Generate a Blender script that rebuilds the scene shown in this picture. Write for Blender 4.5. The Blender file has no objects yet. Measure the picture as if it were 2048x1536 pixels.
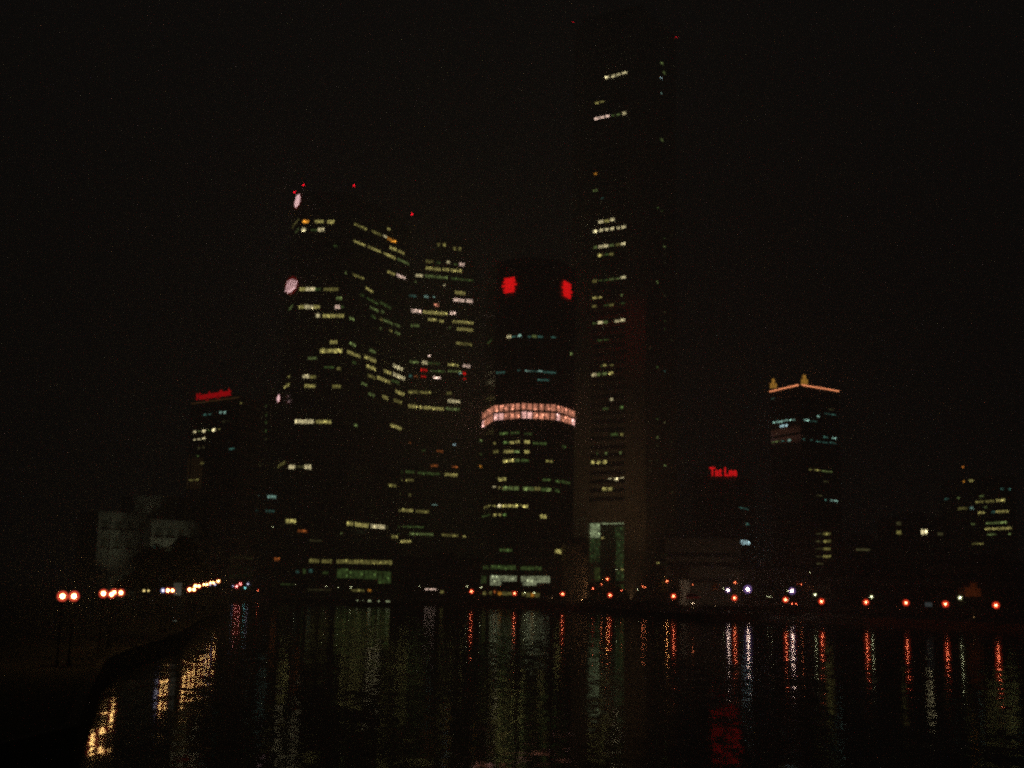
import bpy, bmesh, math, random
from mathutils import Vector, Matrix
random.seed(7)
S = bpy.context.scene
COL = S.collection

# ------------------------------------------------------------------ camera
FPX, HC = 2350.0, 7.0                      # focal length in photo pixels (2048 wide), eye height in metres
PITCH, ROLL = math.atan(404 / FPX), 0.021
F = Vector((0, math.cos(PITCH), math.sin(PITCH)))
R0, U0 = Vector((1, 0, 0)), Vector((0, -math.sin(PITCH), math.cos(PITCH)))
RR = R0 * math.cos(ROLL) + U0 * math.sin(ROLL)
UU = U0 * math.cos(ROLL) - R0 * math.sin(ROLL)
CAM = Vector((0, 0, HC))
cd = bpy.data.cameras.new('camera'); cam = bpy.data.objects.new('camera', cd); COL.objects.link(cam)
cd.sensor_width = 36; cd.lens = 36 * FPX / 2048; cd.clip_start = .5; cd.clip_end = 20000
M = Matrix((RR, UU, -F)).transposed().to_4x4(); M.translation = CAM
cam.matrix_world = M
S.camera = cam

# ------------------------------------------------------------------ world, exposure
w = bpy.data.worlds.new('World'); S.world = w; w.use_nodes = True
nt = w.node_tree; nt.nodes.clear()
sky = nt.nodes.new('ShaderNodeTexSky'); sky.sky_type = 'NISHITA'; sky.sun_disc = False
sky.sun_elevation = math.radians(-8); sky.sun_rotation = math.radians(200)
bg1 = nt.nodes.new('ShaderNodeBackground'); bg1.inputs[1].default_value = .01
nt.links.new(sky.outputs[0], bg1.inputs[0])
bg2 = nt.nodes.new('ShaderNodeBackground'); bg2.inputs[0].default_value = (.0041, .0040, .0039, 1); bg2.inputs[1].default_value = 1
ad = nt.nodes.new('ShaderNodeAddShader'); wo = nt.nodes.new('ShaderNodeOutputWorld')
nt.links.new(bg1.outputs[0], ad.inputs[0]); nt.links.new(bg2.outputs[0], ad.inputs[1]); nt.links.new(ad.outputs[0], wo.inputs[0])
S.view_settings.view_transform = 'Standard'; S.view_settings.look = 'None'
S.view_settings.exposure = 0; S.view_settings.gamma = 1
S.cycles.pixel_filter_type = 'BLACKMAN_HARRIS'; S.cycles.filter_width = 2.7
S.cycles.use_denoising = False
S.cycles.sample_clamp_indirect = 3; S.cycles.max_bounces = 8; S.cycles.transparent_max_bounces = 12

# ------------------------------------------------------------------ pixel / world helpers
def ray(u, v):
    return F + RR * ((u - 1024) / FPX) + UU * ((768 - v) / FPX)
def P(u, v, Y):
    d = ray(u, v); return CAM + d * (Y / d.y)
def G(u, v, z=0.0):
    d = ray(u, v); return CAM + d * ((z - HC) / d.z)
def proj(p):
    q = p - CAM; k = q.dot(F)
    return 1024 + FPX * q.dot(RR) / k, 768 - FPX * q.dot(UU) / k

def lin(c, k=1.0):
    def f(x):
        x /= 255.0
        return x / 12.92 if x <= .04045 else ((x + .055) / 1.055) ** 2.4
    return (f(c[0]) * k, f(c[1]) * k, f(c[2]) * k, 1)

# ------------------------------------------------------------------ materials
def new_mat(name):
    m = bpy.data.materials.new(name); m.use_nodes = True
    return m, m.node_tree, m.node_tree.nodes['Principled BSDF']
def mat(name, col, rough=.8, metal=0, var=.25, scale=.6):
    m, t, b = new_mat(name)
    tc = t.nodes.new('ShaderNodeTexCoord'); n = t.nodes.new('ShaderNodeTexNoise'); n.inputs['Scale'].default_value = scale; n.inputs['Detail'].default_value = 5
    mp = t.nodes.new('ShaderNodeMapRange'); mp.inputs[3].default_value = 1 - var; mp.inputs[4].default_value = 1 + var
    mx = t.nodes.new('ShaderNodeVectorMath'); mx.operation = 'SCALE'; mx.inputs[0].default_value = col[:3]
    t.links.new(tc.outputs['Object'], n.inputs['Vector']); t.links.new(n.outputs[0], mp.inputs[0])
    t.links.new(mp.outputs[0], mx.inputs['Scale']); t.links.new(mx.outputs[0], b.inputs['Base Color'])
    b.inputs['Roughness'].default_value = rough; b.inputs['Metallic'].default_value = metal
    return m
def emit(name, col, k):
    m = bpy.data.materials.new(name); m.use_nodes = True; t = m.node_tree; t.nodes.clear()
    e = t.nodes.new('ShaderNodeEmission'); e.inputs[0].default_value = (col[0], col[1], col[2], 1); e.inputs[1].default_value = k
    o = t.nodes.new('ShaderNodeOutputMaterial'); t.links.new(e.outputs[0], o.inputs[0]); return m

def facade(name, stone, glass, fh, share, mull=1.5):
    """stone spandrels and dark glass ribbons with mullions, laid out along the height and run of the wall (UV in metres)"""
    m, t, b = new_mat(name)
    uv = t.nodes.new('ShaderNodeUVMap'); sp = t.nodes.new('ShaderNodeSeparateXYZ'); t.links.new(uv.outputs[0], sp.inputs[0])
    def math_(op, a, c):
        n = t.nodes.new('ShaderNodeMath'); n.operation = op
        for i, x in enumerate((a, c)):
            if isinstance(x, (int, float)): n.inputs[i].default_value = x
            else: t.links.new(x, n.inputs[i])
        return n.outputs[0]
    fz = math_('FRACT', math_('DIVIDE', sp.outputs[1], fh), 0)
    fx = math_('FRACT', math_('DIVIDE', sp.outputs[0], mull), 0)
    g = math_('MULTIPLY', math_('LESS_THAN', fz, share), math_('LESS_THAN', fx, .9))
    n = t.nodes.new('ShaderNodeTexNoise'); n.inputs['Scale'].default_value = .15; n.inputs['Detail'].default_value = 6
    t.links.new(uv.outputs[0], n.inputs['Vector'])
    k = t.nodes.new('ShaderNodeMapRange'); k.inputs[3].default_value = .7; k.inputs[4].default_value = 1.3; t.links.new(n.outputs[0], k.inputs[0])
    st = t.nodes.new('ShaderNodeVectorMath'); st.operation = 'SCALE'; st.inputs[0].default_value = stone; t.links.new(k.outputs[0], st.inputs['Scale'])
    mx = t.nodes.new('ShaderNodeMix'); mx.data_type = 'RGBA'; t.links.new(g, mx.inputs[0]); t.links.new(st.outputs[0], mx.inputs[6]); mx.inputs[7].default_value = (*glass, 1)
    t.links.new(mx.outputs[2], b.inputs['Base Color'])
    ro = t.nodes.new('ShaderNodeMapRange'); t.links.new(g, ro.inputs[0]); ro.inputs[3].default_value = .75; ro.inputs[4].default_value = .12
    t.links.new(ro.outputs[0], b.inputs['Roughness'])
    return m

def lit_material():
    """office interior behind glass: ceiling fittings and blinds vary along the floor; the colour is each window's own lamp colour"""
    m = bpy.data.materials.new('lit_room'); m.use_nodes = True; t = m.node_tree; t.nodes.clear()
    oi = t.nodes.new('ShaderNodeObjectInfo'); tc = t.nodes.new('ShaderNodeTexCoord')
    n = t.nodes.new('ShaderNodeTexNoise'); n.inputs['Scale'].default_value = .55; n.inputs['Detail'].default_value = 3; n.inputs['Roughness'].default_value = .7
    mp = t.nodes.new('ShaderNodeMapRange'); mp.inputs[1].default_value = .3; mp.inputs[2].default_value = .7; mp.inputs[3].default_value = .15; mp.inputs[4].default_value = 1.2
    vo = t.nodes.new('ShaderNodeTexVoronoi'); vo.inputs['Scale'].default_value = .42
    vp = t.nodes.new('ShaderNodeMapRange'); vp.inputs[1].default_value = .32; vp.inputs[2].default_value = .0; vp.inputs[3].default_value = 0; vp.inputs[4].default_value = 4.2
    a = t.nodes.new('ShaderNodeMath'); a.operation = 'ADD'
    sc = t.nodes.new('ShaderNodeVectorMath'); sc.operation = 'SCALE'
    e = t.nodes.new('ShaderNodeEmission'); o = t.nodes.new('ShaderNodeOutputMaterial')
    t.links.new(tc.outputs['Object'], n.inputs['Vector']); t.links.new(tc.outputs['Object'], vo.inputs['Vector'])
    t.links.new(n.outputs[0], mp.inputs[0]); t.links.new(vo.outputs[0], vp.inputs[0])
    t.links.new(mp.outputs[0], a.inputs[0]); t.links.new(vp.outputs[0], a.inputs[1])
    t.links.new(oi.outputs['Color'], sc.inputs[0]); t.links.new(a.outputs[0], sc.inputs['Scale'])
    t.links.new(sc.outputs[0], e.inputs[0]); t.links.new(e.outputs[0], o.inputs[0]); return m
LIT = lit_material()
FRAME = mat('window_frame_metal', (.05, .05, .05), .4, .6)
def halo_shell(name, col, k, clear):
    m = bpy.data.materials.new(name); m.use_nodes = True; t = m.node_tree; t.nodes.clear()
    e = t.nodes.new('ShaderNodeEmission'); e.inputs[0].default_value = (*col, 1); e.inputs[1].default_value = k
    tr = t.nodes.new('ShaderNodeBsdfTransparent'); mx = t.nodes.new('ShaderNodeMixShader'); mx.inputs[0].default_value = 1 - clear
    o = t.nodes.new('ShaderNodeOutputMaterial'); t.links.new(tr.outputs[0], mx.inputs[1]); t.links.new(e.outputs[0], mx.inputs[2]); t.links.new(mx.outputs[0], o.inputs[0])
    return m
POLE = mat('dark_painted_steel', (.04, .045, .04), .5, .5)
CONC = mat('grey_concrete', (.28, .27, .25), .85)
DARKROOF = mat('roof_felt', (.08, .08, .08), .9)

# ------------------------------------------------------------------ object helpers
def empty(name, loc, label=None, cat=None, group=None):
    o = bpy.data.objects.new(name, None); COL.objects.link(o); o.location = loc; o.empty_display_size = 1
    if label: o['label'] = label
    if cat: o['category'] = cat
    if group: o['group'] = group
    return o
class MB:
    """collects faces in world coordinates, links them as one object whose origin is the parent's origin"""
    def __init__(s): s.v = []; s.f = []; s.mi = []; s.uv = []
    def face(s, pts, mi=0, uv=None):
        k = len(s.v); s.v += [tuple(p) for p in pts]; s.f.append(tuple(range(k, k + len(pts)))); s.mi.append(mi)
        s.uv += uv if uv else [(0, 0)] * len(pts)
    def box(s, c, hx, hy, hz, rz=0, mi=0):
        ca, sa = math.cos(rz), math.sin(rz)
        q = [Vector((c[0] + x * hx * ca - y * hy * sa, c[1] + x * hx * sa + y * hy * ca, c[2] + z * hz)) for z in (-1, 1) for (x, y) in ((-1, -1), (1, -1), (1, 1), (-1, 1))]
        for i in ((3, 2, 1, 0), (4, 5, 6, 7), (0, 1, 5, 4), (1, 2, 6, 5), (2, 3, 7, 6), (3, 0, 4, 7)): s.face([q[j] for j in i], mi)
    def tube(s, a, b, r0, r1=None, n=8, mi=0, cap=True):
        a, b = Vector(a), Vector(b); r1 = r0 if r1 is None else r1
        d = (b - a).normalized(); x = d.orthogonal().normalized(); y = d.cross(x)
        A = [a + (x * math.cos(t) + y * math.sin(t)) * r0 for t in [2 * math.pi * i / n for i in range(n)]]
        B = [b + (x * math.cos(t) + y * math.sin(t)) * r1 for t in [2 * math.pi * i / n for i in range(n)]]
        for i in range(n): j = (i + 1) % n; s.face([A[i], A[j], B[j], B[i]], mi)
        if cap: s.face(A[::-1], mi); s.face(B, mi)
    def ball(s, c, r, n=10, m=6, mi=0, sz=1.0):
        c = Vector(c)
        def q(i, j):
            th = math.pi * j / m; ph = 2 * math.pi * i / n
            return c + Vector((math.sin(th) * math.cos(ph) * r, math.sin(th) * math.sin(ph) * r, math.cos(th) * r * sz))
        for j in range(m):
            for i in range(n):
                a, b, d, e = q(i, j), q(i, j + 1), q(i + 1, j + 1), q(i + 1, j)
                s.face([a, b, d] if j == 0 else ([a, b, e] if j == m - 1 else [a, b, d, e]), mi)
    def prism(s, poly, z0, z1, mi=0, top=True):
        u = 0; n = len(poly)
        area = sum(poly[i][0] * poly[(i + 1) % n][1] - poly[(i + 1) % n][0] * poly[i][1] for i in range(n))
        if area < 0: poly = poly[::-1]
        for i in range(n):
            a, b = poly[i], poly[(i + 1) % n]; L = math.hypot(b[0] - a[0], b[1] - a[1])
            s.face([(a[0], a[1], z0), (b[0], b[1], z0), (b[0], b[1], z1), (a[0], a[1], z1)], mi, [(u, z0), (u + L, z0), (u + L, z1), (u, z1)]); u += L
        if top: s.face([(p[0], p[1], z1) for p in poly], mi)
        s.face([(p[0], p[1], z0) for p in poly][::-1], mi)
    def build(s, name, mats, parent=None, smooth=False):
        o0 = Vector(parent_origin(parent)) if parent else Vector((0, 0, 0))
        me = bpy.data.meshes.new(name); me.from_pydata([tuple(Vector(p) - o0) for p in s.v], [], s.f)
        for m in (mats if isinstance(mats, (list, tuple)) else [mats]): me.materials.append(m)
        me.polygons.foreach_set('material_index', s.mi)
        uvl = me.uv_layers.new(name='UVMap'); uvl.data.foreach_set('uv', [c for q in s.uv for c in q])
        if smooth:
            bm = bmesh.new(); bm.from_mesh(me); bmesh.ops.remove_doubles(bm, verts=bm.verts, dist=1e-4); bm.to_mesh(me); bm.free()
            me.polygons.foreach_set('use_smooth', [True] * len(me.polygons))
        me.update()
        o = bpy.data.objects.new(name, me); COL.objects.link(o)
        if parent: o.parent = parent
        return o
def parent_origin(p):
    v = Vector((0, 0, 0))
    while p: v += p.location; p = p.parent
    return v
def tag(o, label=None, cat=None, group=None, kind=None):
    if label: o['label'] = label
    if cat: o['category'] = cat
    if group: o['group'] = group
    if kind: o['kind'] = kind
    return o
def copy_tree(o, parent=None):
    c = o.copy(); COL.objects.link(c); c.parent = parent
    for ch in [x for x in o.children]: copy_tree(ch, c)
    return c

class Face:
    """a vertical wall plane from world point a to world point b (plan)"""
    def __init__(s, a, b): s.a, s.b = Vector((a[0], a[1])), Vector((b[0], b[1])); s.d = (s.b - s.a).normalized(); s.n = Vector((s.d.y, -s.d.x))
    def hit(s, u, v):
        r = ray(u, v); den = r.x * s.n.x + r.y * s.n.y
        t = ((s.a.x - CAM.x) * s.n.x + (s.a.y - CAM.y) * s.n.y) / den
        p = CAM + r * t; return (Vector((p.x, p.y)) - s.a).dot(s.d), p.z
    def at(s, k, z, off=0.0): p = s.a + s.d * k + s.n * off; return Vector((p.x, p.y, z))
    @property
    def ang(s): return math.atan2(s.d.y, s.d.x)
def chain(Y, segs):
    """walls end to end: each segment (u0,v0,u1,v1) is a level line of the building seen in the photo"""
    out = []; p = None
    for (u0, v0, u1, v1) in segs:
        a = P(u0, v0, Y if p is None else p.y)
        if p is not None: a = Vector((p.x, p.y, CAM.z + (ray(u0, v0).z / ray(u0, v0).y) * p.y))
        r = ray(u1, v1); b = CAM + r * ((a.z - CAM.z) / r.z); out.append(Face(a, b)); p = b
    return out
def zat(face, u, v): return face.hit(u, v)[1]

CODES = {  # colour of the light inside (as photographed) and strength
 'y': ((166, 156, 88), 1.0), 'Y': ((116, 110, 58), .9), 'w': ((214, 200, 150), 1.15), 'p': ((235, 200, 180), 1.3), 'g': ((96, 112, 62), .95),
 'G': ((60, 80, 38), .9), 'o': ((200, 130, 40), 1.1), 'O': ((120, 62, 24), .9), 'c': ((130, 170, 155), 1.0), 't': ((52, 92, 82), .9),
 'b': ((170, 205, 210), 1.1), 'r': ((200, 12, 14), 1.1), 'd': ((60, 58, 34), .8), 'K': ((160, 168, 130), 1.0), 'm': ((222, 142, 112), .95), 'M': ((255, 190, 178), 1.3)}
GAIN = 3.6
def lit_window(parent, face, s0, s1, z0, z1, code, mull=1.4, gain=1.0, off=.10):
    if s1 < s0: s0, s1 = s1, s0
    L = s1 - s0; m = MB()
    m.face([face.at(s0, z0, off), face.at(s1, z0, off), face.at(s1, z1, off), face.at(s0, z1, off)], 0)
    fr = .1
    def bar(a0, a1, b0, b1): m.box(face.at((a0 + a1) / 2, (b0 + b1) / 2, off + .03), (a1 - a0) / 2, .06, (b1 - b0) / 2, face.ang, 1)
    bar(s0 - fr, s0, z0, z1); bar(s1, s1 + fr, z0, z1); bar(s0 - fr, s1 + fr, z1, z1 + fr); bar(s0 - fr, s1 + fr, z0 - fr, z0)
    if mull:
        n = max(1, round(L / mull))
        for i in range(1, n): x = s0 + L * i / n; bar(x - .09, x + .09, z0, z1)
    o = m.build('lit_window', [LIT, FRAME], parent)
    c, k = CODES[code]; k *= gain * GAIN * random.uniform(.9, 1.1); o.color = lin(c, k)
    return o
def rows(parent, faces, ox, oy, s, data, mull=1.4, gain=1.0, grow=.0):
    """data rows: (x0, x1, y, h, code) read from an enlarged view with origin (ox,oy) and scale s; y is the row's centre at x0"""
    for (x0, x1, y, h, c) in data:
        u0, u1, v, hh = ox + x0 / s, ox + x1 / s, oy + y / s, h / s * .82
        best = None
        for f in faces:
            L = (f.b - f.a).length; k, z = f.hit((u0 + u1) / 2, v)
            if -.3 <= k <= L + .3: best = f; break
        if best is None: best = min(faces, key=lambda f: min(abs(f.hit((u0 + u1) / 2, v)[0]), abs(f.hit((u0 + u1) / 2, v)[0] - (f.b - f.a).length)))
        L = (best.b - best.a).length
        a, z = best.hit(u0, v); b, _ = best.hit(u1, v); _, zt = best.hit(u0, v - hh / 2); _, zb = best.hit(u0, v + hh / 2)
        a = min(max(a, .2), L - .6); b = min(max(b, a + .4), L - .1)
        lit_window(parent, best, a, b, zb, zt, c, mull, gain)
def tower(name, label, faces_list, origin, group=None):
    f = faces_list[0]
    return empty(name, origin, label, 'building', group)
def poly_from(faces, depth, inset=0.0):
    pts = [tuple(faces[0].a)] + [tuple(f.b) for f in faces]
    a, b = Vector(pts[0]), Vector(pts[-1]); ax = (b - a).normalized(); n = Vector((-ax.y, ax.x))
    if n.y < 0: n = -n
    mid = (a + b) / 2; n = (mid.normalized() * 2 + n).normalized() if abs(ax.y) < .3 else mid.normalized(); far = max((Vector(p) - mid).dot(n) for p in pts)
    n = n * (depth + max(0, far))
    return pts + [tuple(b + n), tuple(a + n)]
BASE = 1.2
def body(parent, poly, z0, z1, m, roof=True):
    b = MB(); b.prism(poly, z0, z1); o = b.build('wall', m, parent)
    if roof:
        r = MB(); n = len(poly); cx = sum(p[0] for p in poly) / n; cy = sum(p[1] for p in poly) / n
        for i in range(n):   # parapet
            p, q = Vector(poly[i]), Vector(poly[(i + 1) % n]); d = q - p
            if d.length < .5: continue
            mid = (p + q) / 2; ins = (Vector((cx, cy)) - mid).normalized() * .4
            r.box((mid.x + ins.x, mid.y + ins.y, z1 + .55), d.length / 2 - .02, .18, .54, math.atan2(d.y, d.x))
        r.box((cx, cy, z1 + 1.6), 3.5, 2.6, 1.58, .3)
        r.build('roof', DARKROOF, parent)
    return o
def beacon(parent, u, v, Y, z_from, r=.45):
    p = P(u, v, Y); m = MB(); m.tube((p.x, p.y, z_from), (p.x, p.y, p.z - r), .12, .08, 6)
    o = m.build('mast', POLE, parent)
    b = MB(); b.ball(p, r, 10, 6); b.build('beacon', BEACON, o)
BEACON = emit('red_beacon', (1, .005, .02), 9)

# ================================================================== STRUCTURE: water and ground
def water_mat():
    m, t, b = new_mat('harbour_water')
    b.inputs['Base Color'].default_value = (.003, .0045, .004, 1); b.inputs['IOR'].default_value = 1.333
    b.inputs['Roughness'].default_value = .075
    ge = t.nodes.new('ShaderNodeNewGeometry')
    acc = None
    for sc, amp, sy in ((.22, .008, .5), (1.0, .028, .5), (3.4, .010, 1.0)):
        mp = t.nodes.new('ShaderNodeMapping'); mp.inputs['Scale'].default_value = (sc, sc * sy, sc)
        t.links.new(ge.outputs['Position'], mp.inputs['Vector'])
        n = t.nodes.new('ShaderNodeTexNoise'); n.inputs['Scale'].default_value = 1; n.inputs['Detail'].default_value = 2
        t.links.new(mp.outputs[0], n.inputs['Vector'])
        sb = t.nodes.new('ShaderNodeVectorMath'); sb.operation = 'SUBTRACT'; sb.inputs[1].default_value = (.5, .5, .5); t.links.new(n.outputs['Color'], sb.inputs[0])
        mu = t.nodes.new('ShaderNodeVectorMath'); mu.operation = 'MULTIPLY'; mu.inputs[1].default_value = (amp * 1.6, amp * 3.2, 0); t.links.new(sb.outputs[0], mu.inputs[0])
        if acc is None: acc = mu.outputs[0]
        else:
            a = t.nodes.new('ShaderNodeVectorMath'); a.operation = 'ADD'; t.links.new(acc, a.inputs[0]); t.links.new(mu.outputs[0], a.inputs[1]); acc = a.outputs[0]
    a = t.nodes.new('ShaderNodeVectorMath'); a.operation = 'ADD'; a.inputs[1].default_value = (0, 0, 1); t.links.new(acc, a.inputs[0])
    nn = t.nodes.new('ShaderNodeVectorMath'); nn.operation = 'NORMALIZE'; t.links.new(a.outputs[0], nn.inputs[0])
    t.links.new(nn.outputs[0], b.inputs['Normal'])
    # silty harbour water: part of the light is scattered back instead of mirrored
    di = t.nodes.new('ShaderNodeBsdfDiffuse'); di.inputs[0].default_value = (.22, .23, .21, 1)
    mx = t.nodes.new('ShaderNodeMixShader'); mx.inputs[0].default_value = .33
    out = t.nodes['Material Output']; t.links.new(b.outputs[0], mx.inputs[1]); t.links.new(di.outputs[0], mx.inputs[2]); t.links.new(mx.outputs[0], out.inputs['Surface'])
    return m
m = MB(); m.face([(-4000, -400, 0), (4000, -400, 0), (4000, 8000, 0), (-4000, 8000, 0)])
tag(m.build('water', water_mat()), kind='structure')

SHORE_PX = [(150, 1530), (175, 1440), (210, 1360), (262, 1332), (320, 1310), (362, 1290), (400, 1258), (435, 1236), (458, 1203), (500, 1199), (560, 1204), (800, 1209), (940, 1213), (1130, 1218), (1300, 1233), (1410, 1240), (1490, 1240),
            (1540, 1234), (1590, 1233), (1740, 1247), (1900, 1255), (2060, 1265)]
shore = [G(u, v) for u, v in SHORE_PX]
near = [Vector((shore[0].x - 3, 20, 0)), Vector((shore[0].x - 8, -60, 0))]
GRASS = mat('promenade_paving', (.07, .07, .06), .95, 0, .5, .25)
STONE = mat('sea_wall_stone', (.13, .125, .11), .9, 0, .4, .8)
pts = near[::-1] + shore + [Vector((900, shore[-1].y - 60, 0)), Vector((3800, 400, 0)), Vector((3800, 7800, 0)), Vector((-3800, 7800, 0)), Vector((-3800, -60, 0))]
me = bpy.data.meshes.new('ground'); bm = bmesh.new()
from mathutils.geometry import tessellate_polygon
top = [bm.verts.new((p.x, p.y, BASE)) for p in pts]
for tri in tessellate_polygon([[Vector((p.x, p.y, 0)) for p in pts]]): bm.faces.new([top[i] for i in tri])
bmesh.ops.recalc_face_normals(bm, faces=bm.faces[:])
bm.to_mesh(me); bm.free(); me.materials.append(GRASS)
if me.polygons[0].normal.z < 0: me.flip_normals()
go = bpy.data.objects.new('ground', me); COL.objects.link(go); tag(go, kind='structure')
m = MB()
line = near[::-1] + shore + [Vector((900, shore[-1].y - 60, 0))]
for a, b in zip(line, line[1:]):
    m.face([(a.x, a.y, -1.5), (b.x, b.y, -1.5), (b.x, b.y, BASE - .02), (a.x, a.y, BASE - .02)])
    d = (b - a).normalized(); n = Vector((-d.y, d.x, 0)) * .25; mid = (a + b) / 2 + n
    m.box((mid.x, mid.y, BASE + .12), (b - a).length / 2, .25, .13, math.atan2(d.y, d.x))
tag(m.build('sea_wall', STONE), 'low stone sea wall edging the dark promenade above the water', 'wall')
# waterside road behind the promenade
m = MB(); road = [(p + Vector((0, 26, 0)), p + Vector((0, 40, 0))) for p in shore[9:]]
for (a, a2), (b, b2) in zip(road, road[1:]): m.face([(a.x, a.y, BASE + .006), (b.x, b.y, BASE + .006), (b2.x, b2.y, BASE + .006), (a2.x, a2.y, BASE + .006)])
tag(m.build('road', mat('asphalt', (.05, .05, .05), .85)), kind='structure')

# ================================================================== BUILDINGS
ORG = lambda f: (f.a.x, f.a.y, BASE)
F_DARK = facade('granite_and_glass', (.16, .16, .15), (.012, .015, .017), 4.2, .5, 1.4)
F_METAL = facade('panel_and_glass', (.13, .13, .125), (.012, .015, .017), 3.9, .55, 2.4)
F_PALE = facade('pale_panels', (.22, .2, .17), (.015, .018, .02), 3.8, .45, 2.6)
F_GLASS = facade('dark_curtain_wall', (.12, .125, .13), (.012, .016, .02), 3.8, .75, 1.5)

# ---- octagonal stepped tower (three stacked shafts on a podium)
X1 = dict(ox=340, oy=360, s=3.938); X2 = dict(ox=340, oy=700, s=3.938)
t1 = chain(590, [(582, 468, 601, 443), (601, 452, 694, 452), (694, 446, 822, 503)])
t2 = chain(586, [(571, 625, 597, 603), (597, 603, 695, 603), (695, 703, 818, 757)])
t3 = chain(583, [(545, 950, 570, 934), (570, 934, 690, 936), (690, 1042, 796, 1052)])
uob = empty('office_tower', (t2[1].a.x, t2[1].a.y, BASE), 'tall stepped octagonal office tower with slanted white roundel signs and scattered yellow-green lit floors', 'building')
z12, z23, ztop = zat(t1[1], 640, 556), zat(t2[1], 640, 868), zat(t1[1], 640, 388)
body(uob, poly_from(t3, 45), BASE, z23, F_DARK, False)
body(uob, poly_from(t2, 42), z23 + .01, z12, F_DARK, False)
body(uob, poly_from(t1, 36), z12 + .01, ztop, F_DARK)
rows(uob, [t1[1]], data=[(1045, 1095, 328, 30, 'o'), (1140, 1210, 328, 30, 'y'), (1238, 1295, 330, 32, 'y'), (1040, 1070, 392, 35, 'w'), (1165, 1215, 392, 35, 'w'), (1110, 1160, 395, 20, 'G'), (1290, 1318, 520, 20, 'G')], **X1)
rows(uob, [t1[0]], data=[(966, 1014, 375, 22, 'Y'), (990, 1012, 415, 20, 'g')], **X1)
rows(uob, [t1[2]], data=[(1450, 1550, 345, 26, 'Y'), (1585, 1670, 400, 24, 'Y'), (1682, 1706, 440, 26, 'w'), (1712, 1778, 460, 28, 'o'), (1445, 1540, 478, 26, 'y'), (1560, 1660, 525, 26, 'y'), (1680, 1775, 577, 26, 'y'), (1790, 1882, 622, 26, 'g'), (1728, 1780, 530, 28, 'y'), (1795, 1845, 558, 26, 'y'), (1710, 1770, 720, 26, 'y'), (1785, 1855, 748, 28, 'p'), (1435, 1525, 742, 26, 'Y'), (1375, 1390, 730, 30, 'g')], **X1)
rows(uob, [t2[1]], data=[(1020, 1068, 860, 34, 'y'), (1070, 1140, 860, 36, 'w'), (1142, 1185, 862, 28, 'G'), (1210, 1325, 862, 30, 'Y'), (1310, 1355, 932, 28, 'g'), (1005, 1055, 1000, 34, 'y'), (1060, 1128, 1000, 36, 'w'), (1130, 1180, 1000, 32, 'y'), (1300, 1338, 1000, 36, 'p'), (1345, 1370, 1000, 24, 'G'), (1150, 1180, 1068, 36, 'w'), (1203, 1370, 1070, 34, 'y'), (1262, 1318, 1277, 32, 'y'), (1183, 1358, 1345, 38, 'y'), (1090, 1155, 1405, 24, 'g'), (1215, 1290, 1475, 20, 'G'), (1315, 1345, 1485, 28, 'Y')], **X1)
rows(uob, [t2[1]], data=[(1045, 1095, 208, 36, 'w'), (1100, 1150, 212, 30, 'Y'), (1060, 1145, 283, 32, 'y'), (1280, 1345, 288, 32, 'Y'), (985, 1130, 563, 38, 'w'), (1152, 1270, 565, 32, 'y'), (1060, 1088, 638, 14, 'o')], **X2)
rows(uob, [t2[0]], data=[(934, 970, 1020, 26, 'g')], **X1); rows(uob, [t2[0]], data=[(932, 946, 215, 30, 'Y'), (900, 942, 295, 28, 'y')], **X2)
rows(uob, [t3[0]], data=[(850, 905, 922, 36, 'Y'), (836, 880, 1352, 30, 'g')], **X2)
rows(uob, [t3[1]], data=[(935, 985, 920, 38, 'w'), (990, 1055, 920, 20, 'd'), (1060, 1112, 920, 40, 'w'), (912, 990, 1348, 38, 'y'), (1005, 1080, 1425, 26, 'O'), (1345, 1362, 1445, 16, 'g'), (1100, 1200, 1500, 18, 'd')], **X2)
rows(uob, [t2[2]], data=[(1540, 1600, 850, 26, 'y'), (1690, 1735, 845, 22, 'G'), (1500, 1525, 900, 22, 'G'), (1550, 1640, 930, 24, 'G'), (1655, 1740, 965, 24, 'G'), (1575, 1640, 1000, 26, 'g'), (1660, 1682, 1030, 22, 'g'), (1585, 1620, 1070, 24, 'G'), (1650, 1675, 1092, 28, 'Y'), (1682, 1752, 1100, 28, 'g'), (1770, 1810, 1135, 26, 'g'), (1650, 1665, 1165, 22, 'g'), (1725, 1750, 1182, 26, 'Y'), (1770, 1810, 1195, 26, 'g'),
    (1410, 1450, 1082, 26, 'g'), (1415, 1460, 1285, 30, 'g'), (1395, 1498, 1350, 34, 'y'), (1570, 1620, 1338, 30, 'g'), (1530, 1622, 1390, 36, 'y'), (1435, 1465, 1430, 26, 'G'), (1545, 1620, 1463, 34, 'y'), (1755, 1832, 1460, 36, 'w'), (1680, 1738, 1500, 32, 'y')], **X1)
rows(uob, [t2[2]], data=[(1555, 1615, 198, 32, 'Y'), (1630, 1735, 215, 34, 'y'), (1755, 1850, 188, 38, 'w'), (1505, 1550, 260, 26, 'g'), (1560, 1610, 343, 28, 'g'), (1670, 1716, 365, 34, 'y'), (1775, 1842, 325, 34, 'y'), (1760, 1825, 392, 32, 'Y'), (1745, 1805, 238, 26, 'G'), (1450, 1475, 588, 24, 'g'), (1735, 1822, 592, 32, 'y')], **X2)
rows(uob, [t3[2]], data=[(1715, 1778, 1062, 28, 'Y'), (1390, 1440, 1366, 36, 'y'), (1455, 1562, 1375, 38, 'y'), (1580, 1690, 1386, 38, 'w'), (1700, 1716, 1396, 30, 'd'), (1745, 1800, 1470, 30, 'Y')], **X2)
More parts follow.
